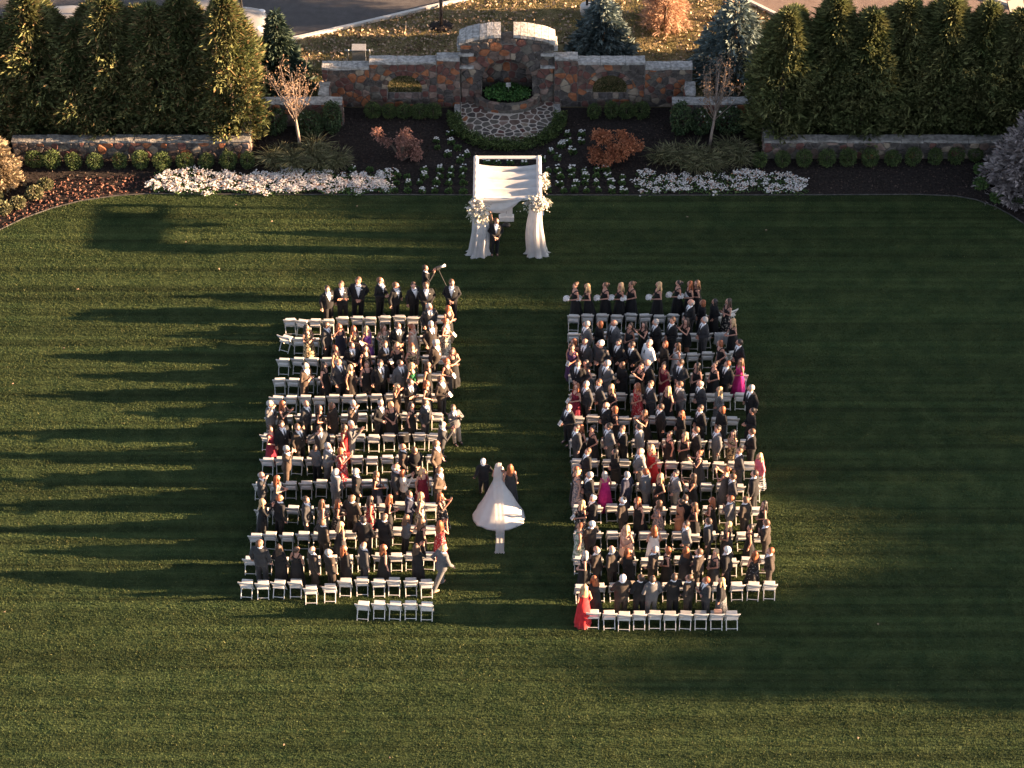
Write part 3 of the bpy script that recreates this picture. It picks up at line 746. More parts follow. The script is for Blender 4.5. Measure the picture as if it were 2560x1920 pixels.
# two low maples in the bed
def maple(label, px, pb, pt, m, blobs, seed):
    random.seed(seed); np.random.seed(seed)
    X, Y = G(px, pb); e = empty('maple_shrub', (X, Y, 0)); tag(e, label, 'shrub'); mb = MB(); Ps = []
    for (bx, by, bz, br, n) in blobs:
        mb.tube([(0, 0, 0), (bx * .4, by * .4, bz * .65), (bx, by, bz)], [.05, .03, .01], 6)
        d = rdir(n); rr = br * np.random.uniform(.25, 1.05, (n, 1)) * np.array([[1, 1, .75]])
        Ps.append(np.array([[bx, by, bz]]) + d * rr)
    mb.build('trunk', M_BARK, e, True); P = np.concatenate(Ps); n = len(P); D = rdir(n); D[:, 2] *= .5
    obj('crown', crown_mesh('crown', [m], P, D, np.random.uniform(.06, .13, n), np.random.uniform(.04, .08, n), .3), e)
maple('bushy rust orange maple shrub in the dark mulch bed', 1537, 405, 300, M_MAPLE,
      [(random.uniform(-.85, .85), random.uniform(-.5, .5), random.uniform(.35, 1.25), random.uniform(.24, .4), 170) for _ in range(22)], 51)
maple('withered pinkish brown maple shrub with a bare gap in the mulch bed', 1003, 402, 312, M_MAPLE2,
      [(-.95, .3, 1.25, .25, 110), (-.8, .2, 1.0, .25, 100), (-.55, .1, .9, .25, 120)] + [(random.uniform(-.15, .65), random.uniform(-.4, .4), random.uniform(.25, 1.15), random.uniform(.2, .33), 120) for _ in range(13)], 52)

# clipped boxwoods
def ball_mesh(n, r, m, seed, sq=.9, size=.055):
    np.random.seed(seed); d = rdir(n); mx = np.max(np.abs(d), axis=1, keepdims=True); d2 = d * (1 - sq * .35) + d / mx * sq * .28
    P = d2 * np.array([r]) * np.random.uniform(.72, 1.02, (n, 1)); P[:, 2] += r[2]
    D = d + np.random.normal(size=(n, 3)) * .7
    return crown_mesh('leaves', [m], P, D, np.random.uniform(.7, 1.3, n) * size, size * .7, .1)
BOXM = [ball_mesh(900, (.34, .33, .36), M_BOX, s) for s in (61, 62, 63)]
STEM = trunk_mesh('stem', .45, .03, M_BARK)
def shrub(name, label, x, y, me, sc=1.0, cat='shrub', group=None, stem=STEM):
    e = empty(name, (x, y, 0), random.uniform(0, 6.28), sc); tag(e, label, cat, group); obj('stem', stem, e); obj('leaves', me, e); return e
Zp = lambda L, ox, oy, k: [(ox + a / k, oy + b / k) for a, b in L]
rows = [('under the low wall of the browning hedge', Zp([(280, 1335), (420, 1340), (585, 1340), (755, 1345), (950, 1340), (1115, 1340), (1285, 1345), (1465, 1340), (1635, 1340), (1810, 1340), (1960, 1340)], 0, 0, 3.16), 'from the curved lawn corner', 1.0),
        ('under the low wall of the green hedge', Zp([(120, 1330), (300, 1325), (470, 1325), (650, 1325), (815, 1320), (990, 1320), (1170, 1315), (1330, 1315), (1505, 1310), (1670, 1300), (1820, 1280)], 1860, 0, 3.16), 'from the return wall', 1.0),
        ('below the arched opening behind the withered maple', Zp([(1050, 945), (1180, 945), (1300, 945), (1420, 945), (1530, 945)], 600, 0, 3.16), 'from the waist wall', .98),
        ('below the arched opening behind the orange maple', Zp([(900, 945), (1035, 945), (1155, 945), (1275, 945)], 1200, 0, 3.16), 'from the niche', .98)]
for where, pts, frm, k in rows:
    for i, (px, py) in enumerate(pts):
        x_, y_ = G(px, py - 6); shrub('boxwood', 'clipped boxwood %s, %s %s' % (where, nth(i + 1), frm), x_, y_, BOXM[i % 3], (k * random.uniform(.88, 1.14), k * random.uniform(.88, 1.1), k * random.uniform(.84, 1.12)), 'shrub', 'boxwoods ' + where)
# low hedge ring round the terrace
np.random.seed(70); n = 5200; a = np.pi + np.pi * np.random.uniform(-.04, 1.04, n); k = np.random.uniform(-.28, .28, n); zz = np.random.uniform(.02, .40, n)
P = np.stack([(2.22 + k) * np.cos(a), -1.18 + (1.90 + k) * np.sin(a), zz], 1); D = rdir(n); D[:, 2] = np.abs(D[:, 2]) + .3
o = link(bpy.data.objects.new('terrace_hedge', crown_mesh('terrace_hedge', [M_BOX], P, D, np.random.uniform(.05, .1, n), .055, .1)))
o.location = (CX, 17.58, 0); tag(o, 'low clipped hedge curving round the flagstone terrace', 'hedge', kind='stuff')
# darker rose shrubs by the waist walls
SHR = [ball_mesh(800, (.55, .45, .55), M_SHRUB, s, .2, .09) for s in (71, 72)]
UPR = ball_mesh(900, (.45, .40, .80), M_SHRUB, 73, .2, .10)
for label, px, py, me, k in (('dark rose bush against the waist wall, next to the browning hedge', 690, 330, SHR[0], 1), ('dark rose bush behind the pale sapling trunk, groomsmen side', 775, 338, SHR[1], 1.05),
                             ('upright dark shrub at the end of the waist wall, groomsmen side', 832, 330, UPR, .95), ('upright dark conifer shrub at the end of the waist wall, bridesmaids side', 1700, 335, UPR, 1.0),
                             ('dark rose bush with cream blooms beside the pale sapling, bridesmaids side', 1750, 330, SHR[0], 1), ('dark rose bush with cream blooms in the corner by the green hedge', 1822, 332, SHR[1], 1.1)):
    x_, y_ = G(px, py); e = shrub('rose_bush', label, x_, y_, me, k)
    if 'blooms' in label or 'sapling' in label:
        for q in range(4): mb = MB(); mb.ell((random.uniform(-.4, .4), random.uniform(-.4, .1), random.uniform(.7, 1.05)), (.05, .05, .04), 6, 4); mb.build('bloom', M_PETAL, e, True)
# tufts of ornamental grass
def tuft(n, h, sp, seed):
    np.random.seed(seed); a = np.random.uniform(0, 6.283, n); r = np.abs(np.random.normal(size=n)) * .1
    P = np.stack([r * np.cos(a), r * np.sin(a), np.zeros(n)], 1); D = np.stack([np.cos(a) * sp, np.sin(a) * sp, np.ones(n)], 1) + np.random.normal(size=(n, 3)) * .25
    L = np.random.uniform(.6, 1.1, n) * h
    D /= np.linalg.norm(D, axis=1, keepdims=True); M_ = P + D * L[:, None] * .6; D2 = D + np.stack([np.cos(a) * .7, np.sin(a) * .7, -np.full(n, .75)], 1)
    return np_mesh('blades', np.concatenate([leaf_quads(P, D, L * .66, .035), leaf_quads(M_, D2, L * .5, .03)]), 4, [M_BLADEG])
TUF = [tuft(170, .85, .6, s) for s in (81, 82, 83)]
for side, L_ in (('groomsmen', Zp([(255, 1300), (330, 1240), (300, 1330), (420, 1270), (430, 1330), (520, 1320), (560, 1260), (600, 1200), (620, 1330), (700, 1270), (740, 1335), (790, 1300)], 600, 0, 3.16)),
                 ('bridesmaids', Zp([(1430, 1280), (1530, 1270), (1600, 1310), (1690, 1240), (1740, 1290), (1800, 1330), (1880, 1330), (1920, 1250), (1960, 1190), (2040, 1230), (2050, 1300), (1700, 1350)], 1200, 0, 3.16))):
    for i, (px, py) in enumerate(L_):
        x_, y_ = G(px, py); e = empty('grass_tuft', (x_, y_, 0), random.uniform(0, 6), random.uniform(.8, 1.15))
        k_ = sorted(range(len(L_)), key=lambda q: abs(L_[q][0] - 1268)).index(i) + 1; tag(e, 'arching ornamental grass tuft around the %s side sapling, %s from the canopy' % (side, nth(k_)), 'grass tuft', 'ornamental grass on the %s side' % side); obj('blades', TUF[i % 3], e)

# white bedding flowers: two dense drifts
def drift(name, label, px0, px1, py0, py1, n, dead):
    np.random.seed(int(px0)); a, b = G(px0, py1), G(px1, py0); x0, x1, y0, y1 = a[0], b[0], a[1], b[1]
    def scat(n):
        t = np.random.rand(n); x = x0 + (x1 - x0) * np.random.rand(n) + .22 * np.sin(t * 9 + 1) * np.random.rand(n)
        e0 = y0 + .10 * np.sin(x * 2.1) + .07 * np.sin(x * 5.3); e1 = y1 + .16 * np.sin(x * 1.4 + 1) + .09 * np.sin(x * 4.7)
        return x, e0 + (e1 - e0) * t
    x, y = scat(int(n * 1.2)); N = len(x); P = np.stack([x, y, np.random.uniform(0, .13, N)], 1); D = rdir(N); D[:, 2] = np.abs(D[:, 2]) + .2
    q = [leaf_quads(P, D, np.random.uniform(.05, .1, N), .06, .1)]; mi = [np.zeros(N, int)]
    cx_, cy_ = scat(n // 15); cid = np.random.randint(0, len(cx_), n); x = cx_[cid] + np.random.normal(size=n) * .085; y = cy_[cid] + np.random.normal(size=n) * .075
    zc = .13 + .09 * np.random.rand(len(cx_))[cid] - .9 * ((x - cx_[cid]) ** 2 + (y - cy_[cid]) ** 2) + np.random.uniform(0, .05, n); zc = np.maximum(zc, .08); pm = np.where(np.random.rand(n) < dead, 2, 1)
    for k in range(4):
        an = k * 1.571 + np.random.uniform(0, 1, n); P = np.stack([x, y, zc], 1); D = np.stack([np.cos(an), np.sin(an), np.random.uniform(.1, .8, n)], 1)
        q.append(leaf_quads(P, D, np.random.uniform(.028, .05, n), .042)); mi.append(pm)
    o = link(bpy.data.objects.new(name, np_mesh(name, np.concatenate(q), 4, [M_BED, M_BLOOM, M_BLOOMD], np.concatenate(mi))))
    tag(o, label, 'flowers', kind='stuff')
drift('white_flower_bed', 'dense drift of white bedding flowers along the lawn, groomsmen side', 378, 980, 436, 487, 6800, .13)
drift('white_flower_bed', 'sparser drift of white bedding flowers along the lawn, bridesmaids side', 1592, 2010, 440, 487, 2300, .15)
# single bedding plants
def bedding(nf, seed):
    np.random.seed(seed); n = 130; d = rdir(n); d[:, 2] = np.abs(d[:, 2]); P = d * np.array([[.12, .12, .16]]) * np.random.uniform(.4, 1, (n, 1)); D = d + np.array([[0, 0, .3]])
    lv = np_mesh('leaves', leaf_quads(P, D, np.random.uniform(.06, .095, n), .06, .2), 4, [M_BED]); fl = None
    if nf:
        an = np.random.uniform(0, 6.28, nf); r = np.random.uniform(.04, .16, nf); C = np.stack([r * np.cos(an), r * np.sin(an), .24 - r * .3], 1); q = []
        for k in range(5):
            t = k * 1.2566 + an; q.append(leaf_quads(C, np.stack([np.cos(t), np.sin(t), np.full(nf, .35)], 1), .045, .045))
        fl = np_mesh('blossoms', np.concatenate(q), 4, [M_BLOOM])
    return lv, fl
def bed_label(L_, i, where):
    px, py = L_[i]; canopy = 1268
    if 'in rows' not in where:
        k = sorted(range(len(L_)), key=lambda q: (L_[q][1], L_[q][0])).index(i) + 1
        return 'small flowering bedding plant %s, %s counted from the terrace' % (where, nth(k))
    b = lambda q: 0 if L_[q][1] > 468 else 1 if L_[q][1] > 449 else 2 if L_[q][1] > 434 else 3
    row = [q for q in range(len(L_)) if b(q) == b(i)]; row.sort(key=lambda q: abs(L_[q][0] - canopy)); side = 'withered' if px < canopy else 'orange'
    return 'small green bedding plant, %s from canopy, %s row from the lawn, %s maple side' % (nth(row.index(i) + 1), nth(b(i) + 1), side)
BED = [bedding(k, 90 + i) for i, k in enumerate((0, 2, 3, 7, 9))]
PL_L = Zp([(1240, 1385), (1320, 1390), (1235, 1440), (1330, 1445), (1225, 1500), (1325, 1500), (1455, 1345), (1455, 1390), (1420, 1440), (1440, 1510), (1580, 1340), (1580, 1390), (1550, 1440), (1540, 1505), (1668, 1340), (1662, 1385), (1650, 1445), (1650, 1505), (1765, 1340), (1755, 1390), (1765, 1440), (1765, 1510), (885, 1335), (1025, 1335), (1150, 1360)], 600, 0, 3.16)
PL_L2 = Zp([(1640, 1220), (1740, 1265), (1795, 1220), (1720, 1165), (1670, 1120), (1560, 1160), (1550, 1110), (1660, 1050)], 600, 0, 3.16)
PL_R = Zp([(540, 1345), (620, 1345), (725, 1345), (820, 1345), (920, 1335), (995, 1335), (635, 1395), (725, 1385), (830, 1395), (920, 1385), (1010, 1385), (1125, 1395), (530, 1400), (630, 1450), (755, 1450), (830, 1440), (920, 1445), (1030, 1445), (1120, 1445), (535, 1500), (660, 1505), (745, 1500), (840, 1505), (935, 1500), (1045, 1505), (1140, 1510)], 1200, 0, 3.16)
PL_R2 = Zp([(610, 1245), (560, 1195), (735, 1195), (650, 1140), (630, 1150), (690, 1120), (800, 1060), (805, 1115), (690, 1060), (490, 1260), (60, 1280), (130, 1280), (240, 1280), (350, 1280)], 1200, 0, 3.16)
for L_, where, wt in ((PL_L, 'in rows between the withered maple and white canopy', (4, 3, 2, 1, 0)), (PL_L2, 'beside the terrace hedge, withered maple side', (1, 1, 2, 4, 3)),
                      (PL_R, 'in rows between the white canopy and orange maple', (2, 3, 3, 2, 1)), (PL_R2, 'beside the terrace hedge, orange maple side', (0, 1, 2, 4, 4))):
    for i, (px, py) in enumerate(L_):
        x_, y_ = G(px, py + 4); e = empty('bedding_plant', (x_, y_, 0), random.uniform(0, 6), random.uniform(.9, 1.25)); q = random.choices(range(5), wt)[0]
        tag(e, bed_label(L_, i, where), 'plant', 'bedding plants ' + where); obj('leaves', BED[q][0], e)
        if BED[q][1]: obj('blossoms', BED[q][1], e)
# low yellow-green mounds in the two lawn corners
MND = ball_mesh(420, (.30, .30, .20), M_BLADEG, 99, .1, .11); MNDG = ball_mesh(420, (.32, .32, .20), M_BED, 98, .1, .11)
for i, (px, py) in enumerate([(115, 470), (87, 492), (45, 516), (8, 530), (-10, 500)]):
    x_, y_ = G(px, py); shrub('mound_plant', 'pale yellow mound plant in red leaf litter, %s along the curved corner' % nth(i + 1), x_, y_, MND, .95 + .1 * (i % 2), 'plant', 'mound plants in the red litter')
for i, (px, py) in enumerate([(2452, 432), (2452, 467), (2493, 500), (2536, 512)]):
    x_, y_ = G(px, py); shrub('mound_plant', 'small green mound plant by the silver conifer, %s from the hedge wall' % nth(i + 1), x_, y_, MNDG, .9, 'plant', 'mound plants by the silver conifer')

# trees east of the lawn whose long shade falls over it
def shade_crown(H, Rr, seed, n=5200):
    np.random.seed(seed); cs = []
    for k in range(34):
        z = H * (1 - .8 * np.random.rand() ** 1.15) - .9; rr = Rr; a = np.random.uniform(0, 6.28); q = rr * np.random.uniform(.2, .85)
        cs.append((q * math.cos(a), q * math.sin(a), z, np.random.uniform(.7, 1.2)))
    cs = np.array(cs); i = np.random.randint(0, len(cs), n); P = cs[i, :3] + rdir(n) * cs[i, 3:4] * np.random.uniform(.2, 1, (n, 1))
    P[:, 2] = np.minimum(P[:, 2], H)
    return crown_mesh('crown', [M_FIR], P, rdir(n), np.random.uniform(.3, .6, n), np.random.uniform(.2, .4, n), .1)
SHC = [shade_crown(12, 2.3, s) for s in (101, 102, 103)]
SHT = trunk_mesh('trunk', 10, .22, M_BARK)
TE, XT = math.tan(SUN_EL), 72.0
prof = [(-30, 26), (-24, 24), (-20.5, 20), (-18.4, 38), (-15.0, 38), (-14.8, 4), (-14.3, 1.5), (-13.6, 1.0), (-12.2, 3), (-11, 8), (-9, 11), (-7, 11), (-5.2, 9.5), (-4.2, 7), (-2.6, 0), (0, -4), (2, -5.5), (4.5, -6.5), (7.2, -5.5), (9.8, -7.5),
        (11.4, -10), (13, -14), (15, -16), (16.8, -9), (18.6, -9), (19.0, 24), (21.8, 34), (22.6, 34), (22.8, 6), (23.2, 34), (24.4, 34), (27, 34), (28.5, 2), (31, -6), (35, 20)]
yy_ = -30.0; i = 0
while yy_ < 40:
    xs_ = np.interp(yy_, [p[0] for p in prof], [p[1] for p in prof]); xt = XT + random.uniform(-5, 5)
    h = (xt - xs_) * TE; yt = yy_ + (xt - xs_) * math.tan(SUN_AZ)
    h += .25
    if h > 1: tree('shade_tree', 'tall leafy tree in the row beyond the lawn, %s counted from the drive' % nth(i + 1), 'tree', (xt, yt), SHC[i % 3], SHT, (.8, .8, h / 12), i * 1.7, 'row of trees that shade the lawn')
    yy_ += random.uniform(1.3, 1.75); i += 1
random.seed(11); np.random.seed(11)

# ------------------------------------------------------------------ ceremony canopy
X0, X1, Y0, Y1, HT = -1.45, 1.10, 7.62, 10.2, 2.72
ca = empty('wedding_canopy', ((X0 + X1) / 2, (Y0 + Y1) / 2, 0)); tag(ca, 'white draped ceremony canopy standing on the lawn before the terrace', 'canopy')
hx, hy = (X1 - X0) / 2, (Y1 - Y0) / 2
for sx in (-1, 1):
    for sy in (-1, 1):
        mb = MB(); mb.tube([(sx * hx, sy * hy, 0), (sx * hx, sy * hy, HT)], .03, 8); mb.box((sx * hx, sy * hy, .01), (.34, .34, .016)); mb.build('post', M_PAINTW, ca)
for a, b in (((-hx, -hy), (hx, -hy)), ((-hx, hy), (hx, hy)), ((-hx, -hy), (-hx, hy)), ((hx, -hy), (hx, hy))):
    mb = MB(); mb.bar((a[0], a[1], HT), (b[0], b[1], HT), .055, .055); mb.build('beam', M_PAINTW, ca)
def sheet_grid(name, f, nu, nv, m, parent, solid=.006):
    vs = [f(i / nu, j / nv) for j in range(nv + 1) for i in range(nu + 1)]
    fs = [(j * (nu + 1) + i, j * (nu + 1) + i + 1, (j + 1) * (nu + 1) + i + 1, (j + 1) * (nu + 1) + i) for j in range(nv) for i in range(nu)]
    me = bpy.data.meshes.new(name); me.from_pydata(vs, [], fs); me.materials.append(m); me.polygons.foreach_set('use_smooth', [True] * len(fs))
    o = link(bpy.data.objects.new(name, me), parent)
    if solid: sm = o.modifiers.new('thickness', 'SOLIDIFY'); sm.thickness = solid
    return o
def roof(u, v):
    # swagged cloth: sags between the side beams, with folds running across
    x = -hx - .03 + (2 * hx + .06) * u; y = hy - .40 - (2 * hy - .36) * v
    side = (2 * u - 1) ** 2; bell = 1 - side
    folds = .055 * math.sin(v * 2 * math.pi * 4.5 + .6 * math.sin(u * 3)) * bell ** .6 + .02 * math.sin(v * 61 + u * 4) * bell
    return (x, y - .07 * bell * math.cos(v * 20), HT + .04 - .16 * bell * (1 - .3 * v) + folds)
sheet_grid('roof_cloth', roof, 36, 90, M_CLOTH, ca)
def side_sleeve(sx):
    def f(u, v):
        a = 2 * math.pi * u; y = -hy - .05 + (2 * hy + .1) * v
        return (sx * hx + .10 * math.cos(a) - sx * .05, y, HT + .03 + .06 * math.sin(a) + .008 * math.sin(v * 40 + a * 3))
    return f
for sx in (-1, 1): sheet_grid('beam_wrap', side_sleeve(sx), 14, 40, M_CLOTH, ca, 0)
def back_sleeve(u, v):
    a = 2 * math.pi * u; return (-hx + 2 * hx * v, hy + .09 * math.cos(a), HT + .03 + .05 * math.sin(a))
sheet_grid('beam_wrap', back_sleeve, 14, 30, M_CLOTH, ca, 0)
def swag(u, v):                                   # front valance, deep towards one side
    x = -hx + .1 + (2 * hx * .66) * u; drop = .12 + .62 * math.sin(math.pi * min(1, u * 1.02)) ** .8
    return (x, -hy - .06 - .05 * math.sin(v * 9 + u * 3), HT + .04 - drop * v)
sheet_grid('valance', swag, 24, 14, M_CLOTH, ca)
def curtain(sx, seed):
    random.seed(seed); ph = random.uniform(0, 6)
    def f(u, v):
        a = 2 * math.pi * u; z = HT * (1 - v) + .02
        r = .13 + .17 * v ** 1.5 + (.12 * max(0, (v - .90) / .10) ** 1.2) + (.05 * math.sin(math.pi * v))
        r = (r + .03) * (1 + .16 * math.sin(7 * a + ph + v * 1.5) + .09 * math.sin(13 * a + v * 4) + .05 * math.sin(23 * a + 2 * ph))
        cx = sx * hx - sx * (.12 + .1 * math.sin(math.pi * v)); cy = -hy + .02 - .06 * v
        zz = z if v < .93 else max(.012, z * .55 + .03 * math.sin(5 * a + ph))
        return (cx + r * 1.05 * math.cos(a), cy + r * .62 * math.sin(a), zz)
    return f
for sx, sd_ in ((-1, 3), (1, 5)): sheet_grid('curtain', curtain(sx, sd_), 56, 46, M_CLOTH, ca, 0)
random.seed(12)
def arrangement(label, c, r, n, seed, tail):
    random.seed(seed); np.random.seed(seed); e = empty('flower_arrangement', c); tag(e, label, 'flowers'); mb = MB(); q = []; 
    for k in range(n):
        d = Vector(rdir(1)[0]); p = Vector((d.x * r[0], d.y * r[1], d.z * r[2])) * random.uniform(.35, 1)
        s = random.uniform(.035, .075); mb.ell(p, (s, s, s * .8), 8, 5, Matrix.Rotation(random.uniform(0, 3), 3, 'X'))
        for j in range(5):
            q.append((p, s))
    for t in tail:
        t = Vector(t)
        for k in range(7):
            p = t * (k / 6) + Vector([random.uniform(-.05, .05) for _ in range(3)]); s = .05 * (1 - k / 9); mb.ell(p, (s, s * .8, s), 8, 5); q += [(p, s)] * 3
    mb.build('blossoms', M_PETAL, e, True)
    P = np.array([tuple(a) for a, b in q]); S = np.array([b for a, b in q]); D = rdir(len(P))
    obj('petals', np_mesh('petals', leaf_quads(P, D, S * 1.5, S * 1.6, .15), 4, [M_PETAL]), e)
    m_ = n * 2; d = rdir(m_); P = d * np.array([r]) * np.random.uniform(.5, 1.15, (m_, 1)); obj('foliage', np_mesh('foliage', leaf_quads(P, d, np.random.uniform(.06, .14, m_), .06, .35), 4, [M_SAGE]), e)
arrangement('large cascading ivory flower arrangement on the canopy post above the groom', (X0 + .15, Y0 - .12, 2.25), (.40, .26, .58), 110, 5, [(.22, -.05, -.95), (.0, -.1, -.7), (-.35, 0, -.45), (.3, 0, .35)])
arrangement('ivory flower arrangement spilling over the canopy corner nearest the bridesmaids', (X1 - .12, Y0 - .12, 2.58), (.50, .26, .34), 95, 6, [(-.75, 0, -.38), (.42, 0, -.45), (.1, -.05, -.8)])
arrangement('small ivory flower cluster on the side beam of the canopy', (X1 + .14, Y0 + 1.35, 2.55), (.20, .42, .28), 30, 8, [(.08, -.2, -.5)])
# white lectern of two boards, and a round floor speaker
x_, y_ = G(1266, 553); e = empty('lectern', (x_, y_, 0)); tag(e, 'white wooden lectern of two upright boards beneath the canopy', 'lectern')
for k in (-1, 1): mb = MB(); mb.box((k * .125, 0, .57), (.235, .05, 1.1)); mb.build('board', M_PAINTW, e)
mb = MB(); mb.box((0, .04, .13), (.60, .22, .22)); mb.build('base', M_PAINTW, e)
mb = MB(); mb.box((0, .10, 1.14), (.48, .24, .035), Matrix.Rotation(R(12), 3, 'X')); mb.build('desk', M_PAINTW, e)
x_, y_ = G(1266, 565); mb = MB(); mb.loft([(0, 0, .0, .16, .12), (0, 0, .03, .17, .13), (0, 0, .09, .15, .11), (0, 0, .115, .08, .06)], 18); mb.tube([(0, 0, .11), (0, 0, .15)], .02, 8)
o = mb.build('floor_speaker', M_IRON, None, True); o.location = (x_, y_, .01); tag(o, 'small black round floor speaker in front of the lectern', 'speaker')

# ------------------------------------------------------------------ bank furniture and cars
def post(name, label, px, pb, h, r, head=None, base=None):
    x_, y_ = G(px, pb); e = empty(name, (x_, y_, 0)); tag(e, label, 'lamp post' if 'lamp' in name else 'post')
    mb = MB(); mb.tube([(0, 0, 0), (0, 0, h)], [r, r * .8], 10); mb.build('pole', M_IRON, e, True)
    if base: mb = MB(); mb.loft([(0, 0, 0, base, base), (0, 0, .42, base, base), (0, 0, .46, base * .94, base * .94)], 20); mb.build('footing', M_KERB, e, True)
    mb = MB(); mb.loft([(0, 0, h, .06, .06), (0, 0, h + .05, .24, .24), (0, 0, h + .32, .18, .18), (0, 0, h + .42, .03, .03)], 12); mb.build('lantern', M_IRON, e, True); return e
post('lamp_post', 'black lamp post with round concrete footing on the grassy bank', 1467, 34, 3.6, .06, base=.30)
post('lamp_post', 'tall black lamp post rising beside the parked white car', 613, 122, 5.2, .05)
x_, y_ = G(1103, 66); e = empty('young_tree', (x_, y_, 0)); tag(e, 'young street tree trunk in a mulch ring beside the kerb', 'tree')
mb = MB(); mb.tube([(0, 0, 0), (.01, 0, 1.2), (0, .02, 2.6)], [.09, .075, .06], 10); mb.build('trunk', M_BARK, e, True)
np.random.seed(5); n = 2200; P = rdir(n) * np.array([[1.2, 1.2, 1.4]]) * np.random.uniform(.3, 1, (n, 1)) + np.array([[0, 0, 3.9]]); obj('crown', crown_mesh('crown', [M_SPARSE], P, rdir(n), np.random.uniform(.1, .18, n), .1, .2, double=False), e)
mb = MB(); mb.loft([(0, 0, .012, .55, .5), (0, 0, .08, .42, .38), (0, 0, .12, .15, .15)], 20); mb.build('mulch_ring', M_MULCH, e, True)
x_, y_ = G(1808, 52); e = empty('young_tree', (x_, y_, 0)); tag(e, 'young tree trunk in a mulch ring behind the broad blue spruce', 'tree')
mb = MB(); mb.tube([(0, 0, 0), (.01, 0, 1.2), (0, .02, 2.9)], [.08, .07, .055], 10); mb.build('trunk', M_BARK, e, True)
obj('crown', bpy.data.meshes['crown.001'] if False else crown_mesh('crown', [M_SPARSE], rdir(6000) * np.array([[1.9, 1.7, 1.6]]) * np.random.uniform(.3, 1, (6000, 1)) + np.array([[0, 0, 4.1]]), rdir(6000), np.random.uniform(.12, .2, 6000), .12, .2, double=False), e)
mb = MB(); mb.loft([(0, 0, .012, .55, .5), (0, 0, .08, .42, .38), (0, 0, .12, .15, .15)], 20); mb.build('mulch_ring', M_MULCH, e, True)
# grey metal bin on two posts
x_, y_ = G(899, 172); e = empty('litter_bin', (x_, y_, 0)); tag(e, 'grey steel litter bin hung between two posts behind the wing wall', 'bin')
for k in (-1, 1): mb = MB(); mb.tube([(k * .44, 0, 0), (k * .46, 0, .9), (k * .44, 0, .98)], .035, 8); mb.build('post', M_STEEL, e, True)
mb = MB(); mb.bar((-.6, 0, .94), (.6, 0, .94), .05, .05); mb.build('crossbar', M_STEEL, e)
mb = MB(); mb.loft([(0, .1, .05, .24, .17), (0, .1, .12, .27, .2), (0, .1, .95, .30, .22)], 4); 
mb = MB(); mb.box((0, .14, .48), (.56, .34, .9)); mb.build('bin_body', M_STEEL, e)
mb = MB(); mb.box((0, .16, .98), (.60, .42, .05), Matrix.Rotation(R(8), 3, 'X')); mb.build('lid', M_STEEL, e)
x_, y_ = G(2533, 62); e = empty('sign_board', (x_, y_, 0), R(30)); tag(e, 'dark angled sign board on legs at the edge of the drive', 'sign')
for k in (-1, 1): mb = MB(); mb.tube([(k * .3, 0, 0), (k * .3, 0, .9)], .025, 6); mb.build('leg', M_IRON, e)
mb = MB(); mb.box((0, 0, .95), (.8, .06, .7), Matrix.Rotation(R(-35), 3, 'X')); mb.build('board', M_IRON, e)

